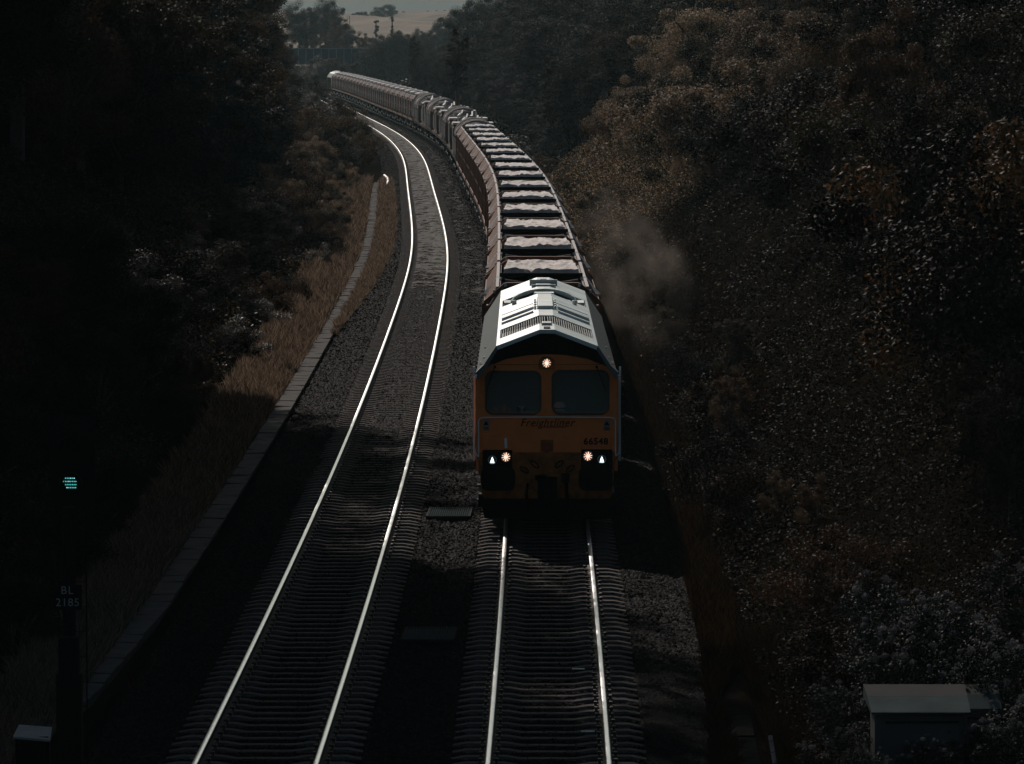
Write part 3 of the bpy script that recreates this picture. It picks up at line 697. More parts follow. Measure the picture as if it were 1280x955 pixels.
    un = MB(); un.box(-1.26, 1.26, .0, .4, .36, .6); un.box(-1.26, 1.26, .4, 20.5, .92, 1.02); un.prism([(-1.15, .16), (-1.22, .52), (1.22, .52), (1.15, .16)], -.05, .06)
    un.box(-1.2, 1.2, 8.2, 12.2, .3, .95)
    for sx in (-1, 1):
        for z in (.35, .62): un.box(min(sx*1.05, sx*1.3), max(sx*1.05, sx*1.3), 1.4, 1.8, z, z + .03)
    un.build('underframe', M['black'], t)
    bogie_parts(t, 3.7, naxle=3, half=2.0, wr=.5); bogie_parts(t, 16.9, naxle=3, half=2.0, wr=.5)
    return t
def npn_o(t, nm):
    return [o for o in bpy.data.objects if o.parent == t and o.name.startswith(nm)][-1]

loco = make_loco('orange fronted diesel locomotive leading the train with lit headlights')
def place_on_track(o, s, length):
    x0, y0 = on_right(s + length * .15); x1, y1 = on_right(s + length * .85)
    d = Vector((x1 - x0, y1 - y0)).normalized(); ang = math.atan2(-d.x, d.y)
    mx, my = (x0 + x1) / 2, (y0 + y1) / 2
    o.location = (mx - d.x * length / 2, my - d.y * length / 2, 0); o.rotation_euler = (0, 0, ang)
place_on_track(loco, 0, 20.6)
LOCO_M = (loco.location.copy(), loco.rotation_euler.z)
def cabpt(x, y, z): c, s = math.cos(LOCO_M[1]), math.sin(LOCO_M[1]); return (LOCO_M[0].x + x*c - y*s, LOCO_M[0].y + x*s + y*c, z)

# things lying on the cab desk
def jacket():
    r = random.Random(3); n, k = 18, 9; v = []
    for i in range(n):
        for j in range(k):
            a = i / (n - 1); b = j / (k - 1); x = LX(614) + a * (LX(645) - LX(614)); y = .16 + b * .3
            h = .11 * math.sin(math.pi * a) ** .5 * math.sin(math.pi * b) ** .6 * (1 + .35 * math.sin(a * 14) + .2 * math.sin(a * 23 + b * 6)) + .004
            v.append((x, y - .05, 2.045 + h * 1.25 + r.uniform(-.006, .006)))
    f = [(i*k+j, (i+1)*k+j, (i+1)*k+j+1, i*k+j+1) for i in range(n-1) for j in range(k-1)]
    o = MB().add(v, f).build('hivis_jacket', M['hivis'], smooth=True); return o
jk = jacket(); jk.location = LOCO_M[0]; jk.rotation_euler.z = LOCO_M[1]; tag(jk, 'crumpled orange hi-vis jacket on the desk behind left windscreen', 'jacket')
hm = MB(); n = 16
prof = [(.0, .15), (.05, .145), (.09, .12), (.115, .08), (.122, .05), (.118, .035), (.122, .03), (.125, 0), (.10, -.03)]
v = []; f = []
for (rr, zz) in prof:
    for i in range(n): a = 2*math.pi*i/n; v.append((rr*math.cos(a)*(1.0), rr*math.sin(a), zz))
for j in range(len(prof)-1):
    for i in range(n): f.append((j*n+i, (j+1)*n+i, (j+1)*n+(i+1)%n, j*n+(i+1)%n))
hm.add(v, f); he = empty('hard_hat', 'white hard hat on the desk behind right windscreen', 'helmet', cabpt(LX(700), .3, 2.13), LOCO_M[1])
hm.build('shell', M['white'], he, smooth=True)
bd = MB(); bd.cyl((0, 0, .03), (0, 0, .045), .127, 16); bd.build('band', M['black'], he)
bt = empty('desk_fan', 'small pale desk fan behind left windscreen beside orange jacket', 'fan', cabpt(LX(652), .26, 2.04), LOCO_M[1])
q = MB(); q.cyl((0, 0, 0), (0, 0, .09), .035, 10, .012); q.cyl((0, 0, .09), (0, 0, .16), .012, 10, .07); q.build('stand', M['white'], bt)
q = MB()
for sx in (-1, 1): q.cyl((sx*.055, .02, .115), (sx*.055, -.02, .115), .042, 12)
q.build('fan_head', M['black'], bt)
q = MB(); q.cyl((0, 0, 0), (0, 0, .10), .03, 10, .024); q.cyl((0, 0, .10), (0, 0, .125), .014, 8)
q = q.build('water_bottle', mat('bottle_teal', (.10, .32, .36), .4)); q.location = cabpt(LX(716), .22, 2.10); tag(q, 'small teal bottle on the desk behind right windscreen', 'bottle')

# ------------------------------------------------------------------ wagons
def heap(x0, x1, y0, y1, z0, h, seed, cut=.30, nx=22, ny=26, chev=0):
    """a flat topped pile of spoil with ragged edges and steep ends"""
    r = np.random.default_rng(seed); v = []; G = r.normal(0, 1, (7, 9)); Rg = r.normal(0, 1, 40)
    def gn(a, b):
        fa, fb = a * 7.99, b * 5.99; i, j = int(fa), int(fb); fa -= i; fb -= j; i = min(i, 7); j = min(j, 5)
        return (G[j, i]*(1-fa) + G[j, i+1]*fa)*(1-fb) + (G[j+1, i]*(1-fa) + G[j+1, i+1]*fa)*fb
    for j in range(ny):
        b = j / (ny - 1)
        for i in range(nx):
            a = i / (nx - 1)
            inset = .12 * b                                          # narrower towards the back
            x = x0 + (x1 - x0) * a; x = x * (1 - inset)
            y = y0 + (y1 - y0) * b
            e = min(1, min(a, 1 - a) / .05) ; g = min(1, b / .015, (1 - b) / .22)
            z = z0 + h * (0 if e < .2 else 1) * (1 if g > .2 else 0) + chev * (1 - abs(a * 2 - 1))
            rag = r.normal(0, .010)
            v.append((x, y + r.normal(0, .07) * (b < .1), z + (rag + .026 * gn(a, b) + r.normal(0, .011)) * (e > .2) * (g > .2)))
    f = [(j*nx+i, j*nx+i+1, (j+1)*nx+i+1, (j+1)*nx+i) for j in range(ny-1) for i in range(nx-1)]
    return MB().add(v, f)
WL = 14.3
def portal(mb, y, top=3.52, d=.16, m=0, xk=.83):
    pr = [(-1.31, 1.1), (-1.31, 3.0), (-xk, top), (xk, top), (1.31, 3.0), (1.31, 1.1)]
    for i in range(5):
        mb.beam((pr[i][0], y, pr[i][1]), (pr[i+1][0], y, pr[i+1][1]), .10 if i in (0, 4) else d, .10 if i in (0, 4) else .085, m)
def make_hopper(seed, label, group, chev=0, far=False):
    t = empty('hopper_wagon', label, 'freight wagon', group=group)
    b = MB()        # inclined and vertical hopper sheets, dusty
    for sx in (-1, 1):
        a = [(sx*1.22, 1.15), (sx*1.22, 2.90), (sx*.98, 3.30), (sx*.94, 3.30), (sx*1.17, 2.88), (sx*1.17, 1.15)]
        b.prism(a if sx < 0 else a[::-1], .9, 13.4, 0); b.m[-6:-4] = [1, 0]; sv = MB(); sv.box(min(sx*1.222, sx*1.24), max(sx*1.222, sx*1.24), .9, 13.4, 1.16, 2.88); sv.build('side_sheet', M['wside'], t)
    b.add([(-1.2, .9, 2.2), (1.2, .9, 2.2), (1.0, 2.4, 1.6), (-1.0, 2.4, 1.6)], [(0, 1, 2, 3)]); b.add([(-1.2, 13.4, 2.9), (1.2, 13.4, 2.9), (1.0, 12.4, 1.6), (-1.0, 12.4, 1.6)], [(3, 2, 1, 0)])
    b.box(-1.2, 1.2, .9, 13.4, 1.1, 1.3)
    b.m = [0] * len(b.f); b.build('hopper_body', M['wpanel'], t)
    rb = MB()       # ribs on the flanks: leaning outwards and down
    for sx in (-1, 1):
        for k in range(15):
            y = 1.3 + k * .84
            rb.beam((sx*1.265, y, 1.15), (sx*1.265, y, 2.92), .10, .09); rb.beam((sx*1.27, y, 2.90), (sx*1.01, y + .05, 3.32), .22, .09)
        rb.box(min(sx*1.22, sx*1.33), max(sx*1.22, sx*1.33), .7, 13.6, 2.86, 2.94); rb.box(min(sx*1.22, sx*1.34), max(sx*1.22, sx*1.34), .3, 14.0, 1.05, 1.22)
        rb.box(min(sx*1.22, sx*1.31), max(sx*1.22, sx*1.31), .7, 13.6, 2.0, 2.08)
    rb.build('rib', M['brown'], t)
    if far:
        for y0 in (.3, 7.6):
            hb = MB(); pr = [(-1.36, 1.5), (-1.36, 2.9), (-1.0, 3.5), (0, 3.62), (1.0, 3.5), (1.36, 2.9), (1.36, 1.5)]
            hb.prism(pr + [(x*.94, z - .08) for x, z in pr[::-1]], y0, y0 + .8); hb.build('hood_band', M['roofpale'], t)
            for sx in (-1, 1): hb = MB(); hb.beam((sx*1.34, y0 + .6, 2.9), (sx*1.30, y0 + 3.2, 1.3), .12, .5); hb.build('side_brace', M['wpanel'], t)
    tr = MB()
    for sx in (-1, 1):
        tr = MB()
        tr.box(min(sx*.98, sx*1.05), max(sx*.98, sx*1.05), .55, 13.75, 3.30, 3.37)
        tr.build('top_rail', M['wrail'], t); tr = MB()
        tr.beam((sx*.98, 5.1, 3.36), (sx*1.30, 4.6, 2.98), .16, .05); tr.build('gusset', M['spoil'], t)
    pt = MB(); portal(pt, .5, 3.42); pt.build('end_frame', M['brown'], t)
    pt = MB(); portal(pt, 13.8, 3.36); pt.build('end_frame', M['brown'], t)
    bo = MB()
    for sx in (-1, 1): bo.box(sx*.83 - .03, sx*.83 + .03, .40, .46, 3.37, 3.45); bo.box(sx*1.08 - .03, sx*1.08 + .03, .42, .48, 3.22, 3.30)
    bo.build('bolt_plate', M['white'], t)
    xb = MB()
    for (xa, xb_) in ((-.85, .85), (.85, -.85)):
        xb.beam((xa, 4.9, 3.32), (xb_, 4.8, 3.08), .05, .035)
    xb.box(-.9, .9, 4.6, 4.75, 3.0, 3.1); xb.box(-.9, .9, 1.2, 1.4, 3.12, 3.2)
    xb.build('cross_brace', M['wrail'], t)
    for k in range(2): 
        c = MB(); c.box(-.9, .9, 2.2, 4.2, 2.5, 2.55); 
    eb = MB(); eb.box(-.97, .97, 5.16, 5.23, 2.7, 3.47); eb.build('shade_sheet', M['black'], t)  # added black sheet, stands in for shade on the heap's front face
    heap(-.97, .97, 5.28, 10.9, 2.75, .80, seed, chev=chev).build('load', M['spoil'], t, smooth=False)
    heap(-1.0, 1.0, 1.0, 13.2, 2.45, .25, seed + 50).build('lower_load', M['spoil2'], t)
    bogie_parts(t, 2.6, half=.9, wr=.42, naxle=2); bogie_parts(t, 11.7, half=.9, wr=.42, naxle=2)
    u = MB(); u.box(-.3, .3, .2, 14.1, .85, 1.1); u.box(-1.2, 1.2, .15, .3, .85, 1.15); u.box(-1.2, 1.2, 14.0, 14.15, .85, 1.15)
    for sx in (-1, 1):
        u.box(min(sx*.8, sx*1.15), max(sx*.8, sx*1.15), 5.2, 6.6, .45, 1.05); u.cyl((sx*.9, 7.2, .75), (sx*.9, 8.6, .75), .2, 10)
        for y in (.1, 14.2): u.cyl((sx*.87, y, 1.0), (sx*.87, y + .12, 1.0), .2, 10)
    u.build('underframe', M['black'], t)
    bx = MB()
    for sx in (-1, 1):
        for y in (4.7, 8.9, 9.6): bx.box(min(sx*1.15, sx*1.24), max(sx*1.15, sx*1.24), y, y + .35, .55, .8)
    bx.build('tread_box', M['axle'], t)
    return t
ORD = ['first', 'second', 'third', 'fourth', 'fifth', 'sixth', 'seventh', 'eighth', 'ninth', 'tenth', 'eleventh', 'twelfth', 'thirteenth', 'fourteenth', 'fifteenth', 'sixteenth', 'seventeenth', 'eighteenth', 'nineteenth', 'twentieth', 'twenty-first']
GW1 = 'spoil wagons behind the leading locomotive'; GW2 = 'spoil wagons at the far end of the train'
protos = [make_hopper(k, 'x', GW1) for k in (1, 2, 3, 4, 5)]
s = 21.9; km = children_map(); used = [False]*5
for i in range(15):
    pr = protos[i % 5]
    w = pr if not used[i % 5] else copy_tree(pr, km); used[i % 5] = True
    w['label'] = 'brown ribbed wagon with pale spoil heap, %s behind the leading locomotive' % ORD[i]
    place_on_track(w, s, WL); s += WL

# machinery in the middle
def arch(mb, y0, y1, x=1.3, zb=2.75, zt=3.75, th=.1, n=12, m=0):
    pr = [(x*math.cos(math.pi*i/n), zb + (zt - zb)*math.sin(math.pi*i/n)) for i in range(n+1)]
    pi = [((x - th)*math.cos(math.pi*i/n), zb + (zt - zb - th)*math.sin(math.pi*i/n)) for i in range(n+1)]
    mb.prism(pr + pi[::-1], y0, y1, m)
def under(t, L):
    bogie_parts(t, 2.8, half=.95, wr=.44, naxle=2); bogie_parts(t, L - 2.8, half=.95, wr=.44, naxle=2)
    u = MB(); u.box(-1.25, 1.25, .3, L - .3, .95, 1.15); u.box(-.4, .4, .1, L - .1, .8, .95); u.box(-1.1, 1.1, L*.42, L*.58, .4, .95); u.build('underframe', M['black'], t)
def machine_a(label):            # arched hood wagon
    t = empty('machine_wagon', label, 'machine wagon', group='track machines in the middle of the train'); L = 17
    b = MB(); b.box(-1.28, 1.28, .8, L - .8, 1.15, 2.75)
    b.build('body', M['brown'], t)
    p = MB()
    for sx in (-1, 1):
        for k in range(9): p.box(min(sx*1.28, sx*1.34), max(sx*1.28, sx*1.34), 1.2 + k*1.7, 1.5 + k*1.7 + .5*((k*5) % 3), 1.25 + .3*(k % 2), 2.7 - .5*((k*7) % 3)/2)
    p.build('side_panel', M['greyplate'], t)
    h = MB()
    for y0, y1 in ((.8, 1.5), (3.2, 3.9), (5.6, 6.3), (10, 10.7), (12.6, 13.3)): arch(h, y0, y1)
    arch(h, 7.5, 9.3, zt=3.6); arch(h, 14.2, 14.6, zt=3.3); h.build('hood', M['roofpale'], t)
    f = MB(); f.box(-1.0, 1.0, 1.5, 12.6, 2.76, 3.0); f.box(-.5, .5, 1.6, 15.5, 3.0, 3.3); f.beam((0, 9, 3.2), (.2, 15.8, 3.6), .5, .12); f.build('conveyor', M['spoil2'], t)
    under(t, L); return t, L
def machine_b(label):            # cabins, engine box, booms
    t = empty('machine_wagon', label, 'machine wagon', group='track machines in the middle of the train'); L = 20
    b = MB(); b.box(-1.28, 1.28, .7, 4.6, 1.15, 3.2); b.box(-1.2, 1.2, 8.6, 13.4, 1.15, 3.0); b.box(-1.1, 1.1, 15, 18.6, 1.15, 2.6)
    b.build('cabin', M['brown'], t, bevel=.04)
    rf = MB(); rf.box(-1.33, 1.33, .6, 4.7, 3.2, 3.32); rf.box(-1.25, 1.25, 8.5, 13.5, 3.0, 3.1); rf.build('cabin_roof', M['spoil'], t)
    p = MB()
    for sx in (-1, 1):
        p.box(min(sx*1.28, sx*1.33), max(sx*1.28, sx*1.33), 1.0, 2.9, 1.6, 3.0); p.box(min(sx*1.2, sx*1.26), max(sx*1.2, sx*1.26), 9.0, 10.4, 1.5, 2.8)
        p.box(min(sx*1.1, sx*1.16), max(sx*1.1, sx*1.16), 15.5, 18, 1.4, 2.4)
        for y in (5.2, 6.6, 7.8, 14.2): p.cyl((sx*1.15, y, 1.2), (sx*1.15, y, 2.9), .06, 6)
        p.tube([(sx*1.15, 4.8, 2.4), (sx*1.15, 8.4, 2.4)], .05, 6)
    p.build('side_panel', M['greyplate'], t)
    q = MB(); q.tube([(-.7, 4.9, 2.2), (-.6, 6.2, 3.3), (-.4, 8.4, 3.45)], .14, 8); q.tube([(.6, 4.9, 2.0), (.7, 6.6, 3.1), (.3, 8.4, 3.3)], .11, 8); q.beam((-.35, 12, 3.2), (-.1, 18.8, 3.6), .10, .10); q.beam((.45, 12, 3.15), (.6, 18.4, 3.5), .12, .10); [q.beam((-.32 + .03*k, 12.4 + k, 3.25 + .055*k), (.46 + .02*k, 12.9 + k, 3.2 + .05*k), .06, .05) for k in range(6)]
    q.beam((-.8, 13.5, 2.6), (-.8, 15, 3.5), .12, .12); q.beam((.8, 13.5, 2.6), (.8, 15, 3.5), .12, .12); q.build('boom', M['greyplate'], t)
    c = MB(); c.prism([(-1.15, 1.2), (-1.2, 2.5), (-.5, 3.15), (.6, 3.1), (1.2, 2.4), (1.15, 1.2)], 5.4, 8.0); c.build('machine_cover', M['tarp'], t)
    h = MB(); arch(h, 15.0, 15.4, zt=3.3); arch(h, 17.8, 18.2, zt=3.5); h.build('hood', M['roofpale'], t)
    under(t, L); return t, L
mach = ['arched hood machine wagon just behind the fifteenth pale spoil wagon', 'machine wagon with brown cabins and dark blue cover, nearest of its kind',
        'machine wagon with cabins and booms, second of its kind from the front', 'second arched hood machine wagon, between two pairs of cabin machine wagons',
        'machine wagon with cabins and booms, third of its kind from the front', 'machine wagon with cabins and booms, fourth of its kind from the front',
        'third arched hood machine wagon in the middle of the train', 'farthest machine wagon with cabins and booms before the far spoil wagons',
        'farthest arched hood machine wagon touching the far spoil wagons']
pa, La = machine_a(mach[0]); pb, Lb = machine_b(mach[1]); km = children_map()
for i in range(9):
    src, L = (pa, La) if 'arched' in mach[i] else (pb, Lb)
    w = src if i < 2 else copy_tree(src, km); w['label'] = mach[i]; place_on_track(w, s, L); s += L
pf = make_hopper(9, 'x', GW2, chev=.1, far=True); km = children_map(); NF = 21
for i in range(NF):
    w = pf if i == 0 else copy_tree(pf, km)
    w['label'] = 'far pale topped spoil wagon, %s in front of the rear locomotive' % ORD[NF - 1 - i]
    place_on_track(w, s, WL); s += WL
km = children_map(); rl = copy_tree(loco, km); rl['label'] = 'distant grey roofed locomotive at the tail of the train by the bridge'
place_on_track(rl, s + .6, 20.6)

# ------------------------------------------------------------------ lineside things near the camera
def grating(name, label, x, y, w, L, rz):
    t = empty(name, label, 'grating', (x, y, -.14), rz)
    f = MB(); f.box(-w/2, w/2, -L/2, -L/2 + .03, -.12, .0); f.box(-w/2, w/2, L/2 - .03, L/2, -.12, .0)
    f.box(-w/2 - .02, -w/2 - .002, -L/2, L/2, -.12, .01); f.box(w/2 + .002, w/2 + .02, -L/2, L/2, -.12, .01); f.box(-w/2, w/2, -L/2 + .03, L/2 - .03, -.12, -.10); f.build('frame', M['black'], t)
    b = MB(); n = 20
    for k in range(n): xx = -w/2 + w*(k + .5)/n; b.box(xx - .011, xx + .011, -L/2, L/2, -.03, .012)
    b.build('bars', M['grate'], t)
grating('drain_grating', 'barred steel grating between the tracks, nearer of the two', -1.27, 81.6, .77, 1.7, -.02)
grating('drain_grating', 'barred steel grating between the tracks close beside the locomotive', -1.20, 102.6, .80, 1.9, -.02)

# signal
SX, SY = -5.28, 63.5
sg = empty('railway_signal', 'tall black colour light signal showing green dots at lower left', 'signal', (SX, SY, -.3))
q = MB(); q.cyl((0, 0, 0), (0, 0, 3.7), .080, 14); q.build('post', M['black'], sg)
q = MB(); q.box(-.115, .115, -.11, .11, 0, 2.15); q.box(-.15, .15, -.14, .14, 0, 1.72); q.build('lower_post', M['black'], sg, bevel=.01)
q = MB(); q.box(-.105, .105, -.10, .0, 2.152, 2.16); q.build('post_cap', M['grate'], sg)
hd = flat_shape('signal_head', [rrect(-.21, .33, 3.73, 4.80, .04)], .02, M['black'], sg, -.10)
q = MB(); q.box(-.12, .24, -.08, .10, 3.8, 4.7); q.build('lamp_case', M['black'], hd, bevel=.02)
for zc in (4.0, 4.42):
    hb = MB(); n = 14
    for i in range(n):
        a0 = R(-10 + 200 * i / n); a1 = R(-10 + 200 * (i + 1) / n); rr = .135
        hb.add([(.04 + rr*math.cos(a0), -.11, zc + rr*math.sin(a0)), (.04 + rr*math.cos(a1), -.11, zc + rr*math.sin(a1)), (.04 + rr*math.cos(a1), -.30, zc + rr*math.sin(a1)), (.04 + rr*math.cos(a0), -.30, zc + rr*math.sin(a0)),
                (.04 + (rr-.006)*math.cos(a0), -.11, zc + (rr-.006)*math.sin(a0)), (.04 + (rr-.006)*math.cos(a1), -.11, zc + (rr-.006)*math.sin(a1)), (.04 + (rr-.006)*math.cos(a1), -.30, zc + (rr-.006)*math.sin(a1)), (.04 + (rr-.006)*math.cos(a0), -.30, zc + (rr-.006)*math.sin(a0))],
               [(0,1,2,3),(7,6,5,4),(3,2,6,7)])
    hb.build('hood', M['black'], hd)
dt = MB(); db = MB()
for row, (x0, n_, zz) in enumerate(((-.055, 6, 4.057), (-.055, 7, 4.018), (-.055, 7, 3.980), (-.038, 6, 3.944))):
    for k in range(n_):
        xx = .03 + x0 + k * .0205; tgt = db if (row, k) in ((0, 3), (0, 5), (3, 0), (1, 2)) else dt
        tgt.cyl((xx, -.112, zz), (xx, -.120, zz), .0072, 8)
dt.beam((-.055, -.115, 4.012), (-.043, -.115, 4.026), .012, .006)
dt.build('green_aspect', M['led_green'], hd); db.build('bright_dots', M['led_green2'], hd)
pl = flat_shape('number_plate', [rrect(-.165, .165, 2.49, 2.79, .015, 3)], .012, M['black'], sg, -.16)
writing('plate_code', 'BL', .135, M['sigtext'], pl, -.01, -.166, 2.72, spacing=1.15)
writing('plate_number', '2185', .135, M['sigtext'], pl, -.005, -.166, 2.575, spacing=1.08)
q = MB()
for xx in (.20, -.13): q.tube([(xx, .10, 0), (xx, .10, 3.9)], .010, 5)
for k in range(11): q.tube([(-.13, .10, .4 + k*.3), (.20, .10, .4 + k*.3)], .006, 4)
q.build('ladder', M['black'], sg)
# cabinet at the foot of the signal
cb = empty('equipment_box', 'small black trackside box with pale lid at bottom left corner', 'equipment box', (-5.78, 64.2, -.35))
q = MB(); q.box(-.2, .2, -.17, .17, 0, .93); q.build('case', M['black'], cb, bevel=.01)
q = MB(); q.add([(-.225, -.22, .94), (.225, -.24, .90), (.21, .2, 1.0), (-.19, .2, 1.03), (-.225, -.22, .915), (.225, -.24, .875), (.21, .2, .975), (-.19, .2, 1.005)], [(0,1,2,3),(7,6,5,4),(0,4,5,1),(1,5,6,2),(2,6,7,3),(3,7,4,0)]); q.build('lid', M['greyplate'], cb)

# equipment cabinets at bottom right
def cabinet(label, x, y, w, d, h, rz=0, z0=-.35):
    t = empty('equipment_cabinet', label, 'equipment cabinet', (x, y, z0), rz)
    q = MB(); q.box(-w/2 + .07, w/2 - .07, -d/2 + .12, d/2 - .01, 0, h - .24); b = q.build('case', M['cabinet'], t, bevel=.01)
    q = MB(); q.box(-w/2 + .18, w/2 - .12, -d/2 + .09, -d/2 + .115, .08, h - .28); q.build('door', M['cabinet'], t, bevel=.005)
    q = MB(); q.box(-w/2 + .20, w/2 - .14, -d/2 + .075, -d/2 + .088, h - .34, h - .31); q.box(-.02, .02, -d/2 + .06, -d/2 + .088, .4, .55); q.build('door_handle', M['black'], t)
    q = MB(); q.add([(-w/2 + .02, -d/2, h - .19), (w/2, -d/2, h - .19), (w/2, 0, h - .05), (-w/2, 0, h - .05), (w/2, d/2, h + .03), (-w/2 - .02, d/2, h + .03)], [(0, 1, 2, 3)], 0)
    q.add([(-w/2, .003, h - .049), (w/2, .003, h - .049), (w/2, d/2, h + .04), (-w/2 - .02, d/2, h + .04)], [(0, 1, 2, 3)], 1)
    q.box(-w/2 + .02, w/2, -d/2 - .006, -d/2, h - .215, h - .19, 0); q.box(-w/2 - .02, w/2, d/2, d/2 + .01, h - .1, h + .04, 1)
    q.add([(-w/2 + .02, -d/2, h - .19), (-w/2, 0, h - .05), (-w/2 - .02, d/2, h + .03), (-w/2 - .02, d/2, h - .1), (-w/2 + .02, -d/2, h - .215)], [(0, 1, 2, 3, 4)], 0)
    q.build('roof', [M['cabroof'], M['cabroof2']], t); return t
cabinet('grey trackside cabinet with wide teal sloping roof at bottom right', 5.02, 65.9, 1.24, .95, 1.24)
cabinet('small grey cabinet half hidden in leaves, right of the wide cabinet', 5.85, 67.2, .62, .6, 1.10)
# short leaning marker post
mp = empty('marker_post', 'short leaning banded wooden post in the grass at bottom right', 'post', (3.30, 65.2, -.4))
q = MB(); q.cyl((0, 0, 0), (-.12, .3, .80), .028, 10); q.build('shaft', M['pole'], mp)
q = MB()
for k in range(5):
    f0 = .25 + k*.165; q.cyl((-.12*f0, .3*f0, .8*f0), (-.12*(f0+.012), .3*(f0+.012), .8*(f0+.012)), .032, 10)
q.build('band', M['band'], mp)
# scraps on the sleepers
q = MB(); q.box(-.09, .09, -.02, .02, 0, .012); a = q.build('litter', mat('pale_litter', (.6, .6, .6), .5)); a.location = (1.00, 70.2, -.165); tag(a, 'white scrap on a sleeper by the right rail, nearer one', 'litter')
c = a.copy(); COL.objects.link(c); c.location = (.96, 77.2, -.165); tag(c, 'white scrap on a sleeper by the right rail, farther one', 'litter')

# ------------------------------------------------------------------ background structures
br = empty('road_bridge', 'dark steel girder bridge over the far end of the line', 'bridge', (-34, 960, 0), .02)
q = MB(); q.box(-22, 10.0, 0, 1.0, 3.9, 6.7); q.box(-22, 10.0, 8, 9, 3.9, 6.7); q.box(-22, 10, 1, 8, 4.2, 4.6); q.build('girder', M['bridge'], br)
q = MB()
for k in range(24): q.box(-22 + k*1.36, -21.86 + k*1.36, -.18, 0, 3.95, 6.65)
q.box(-22, 10.05, -.25, .9, 6.7, 6.85); q.build('stiffener', M['cabroof2'] if False else M['greyplate'], br)
q = MB(); q.box(8.5, 16, -.6, 10, -2, 3.9); q.box(9.98, 17, -.3, 9.5, 3.9, 6.2); q.box(-30, -15, -.6, 10, -2, 3.9); q.build('abutment', M['brick'], br)

# ------------------------------------------------------------------ vegetation
def leaves(C, n, size, r, up=.25, aspect=.55):
    """C: (m,3) clump centres with radius column -> n leaf quads"""
    k = r.integers(0, len(C), n); ctr = C[k, :3]; rad = C[k, 3:4]
    d = r.normal(size=(n, 3)); d /= np.linalg.norm(d, axis=1, keepdims=True)
    P = ctr + d * rad * (r.random((n, 1)) ** .45) * np.array([1, 1, .8])
    N = d * .6 + r.normal(size=(n, 3)) * .6 + np.array([0, 0, up]); N /= np.linalg.norm(N, axis=1, keepdims=True)
    T = np.cross(N, r.normal(size=(n, 3))); T /= np.linalg.norm(T, axis=1, keepdims=True) + 1e-9
    B = np.cross(N, T); s = size * (.6 + .8 * r.random((n, 1))); w = s * aspect
    bend = N * s * .18
    return np.stack([P - T * s / 2, P + B * w / 2 - bend, P + T * s / 2, P - B * w / 2 - bend], 1)
def crown_clumps(r, n, rx, rz, zc, rad, shell=.55, lean=(0, 0)):
    d = r.normal(size=(n, 3)); d /= np.linalg.norm(d, axis=1, keepdims=True)
    q = shell + (1 - shell) * r.random((n, 1)); lump = 1 + .22 * np.sin(d[:, :1] * 4 + d[:, 1:2] * 3 + r.random() * 6) + .06 * r.normal(size=(n, 1))
    P = d * q * lump * np.array([rx, rx, rz]); P[:, 2] += zc
    P[:, 0] += lean[0] * (P[:, 2] / (zc + rz)); P = P[P[:, 2] > .15 * zc]
    return np.concatenate([P, rad * (.6 + .8 * r.random((len(P), 1)))], 1)
PROTO = {}
def tree_proto(key, name, seed, h, rx, leafm, nleaf, size, nclump=70, kind='tree', zc=None, rz=None, umb=False):
    r = np.random.default_rng(seed); rnd = random.Random(seed)
    t = bpy.data.objects.new(name, None); t.empty_display_size = .3
    zc = zc if zc is not None else h * .6; rz = rz if rz is not None else h * .42
    C = crown_clumps(r, nclump, rx, rz, zc, rx * (.26 if kind == 'tree' else .30))
    V = leaves(C, nleaf, size, r)
    fo = np_mesh('crown' if kind == 'tree' else 'foliage', V, 4, leafm, t)
    mb = MB()
    if kind == 'tree':
        mb.tube([(0, 0, -.5), (rnd.uniform(-.1, .1), 0, h * .25), (rnd.uniform(-.3, .3), rnd.uniform(-.2, .2), h * .5), (0, 0, h * .8)], [.03 * h, .022 * h, .014 * h, .005 * h], 7)
        for k in range(16):
            c = C[rnd.randrange(len(C))]; z0 = h * rnd.uniform(.2, .6); mb.tube([(0, 0, z0), (c[0]*.5, c[1]*.5, (z0 + c[2]) / 2 + .2), (c[0], c[1], c[2])], [.010 * h, .006 * h, .002 * h], 5)
        mb.build('trunk', M['bark'], t)
    else:
        for k in range(14):
            c = C[rnd.randrange(len(C))]; mb.tube([(rnd.uniform(-.2, .2), rnd.uniform(-.2, .2), -.3), (c[0]*.5, c[1]*.5, c[2]*.6), (c[0], c[1], c[2] + .1)], [.03, .02, .006], 4)
        mb.build('stem', M['bark'], t)
    if umb:
        top = C[np.argsort(-C[:, 2])][: len(C) // 2]; Q = []
        cc = np.concatenate([top[:, :3] + np.array([0, -.1, .12]) + r.normal(0, .1, (len(top), 3)), r.uniform(.04, .12, (len(top), 1))], 1)
        cc[:, 2] += .1
        np_mesh('seed_head', leaves(cc, 6000, .022, r, up=.8, aspect=.9) , 4, M['umbel'], t)
    PROTO[key] = (t, fo.data)
    COL.objects.link(t); t.location = (0, -500, 0)
    return t
tree_proto('t1', 'broadleaf_tree', 11, 8.5, 2.9, M['leaf_dark'], 44000, .095, 70)
tree_proto('t2', 'broadleaf_tree', 12, 9.5, 2.6, M['leaf_olive'], 44000, .095, 70)
tree_proto('t3', 'broadleaf_tree', 13, 7.5, 3.1, M['leaf_teal'], 44000, .10, 64)
tree_proto('t4', 'broadleaf_tree', 14, 8.0, 2.4, M['leaf_brown'], 38000, .09, 64)
tree_proto('tall', 'added_shade_tree', 16, 27, 6.2, M['leaf_dark'], 30000, .34, 120, zc=20, rz=7.5)  # unseen tree, added to shade the near ground
tree_proto('cone', 'ivy_clad_tree', 15, 5.0, .85, M['leaf_olive'], 20000, .08, 50, zc=2.6, rz=2.4)
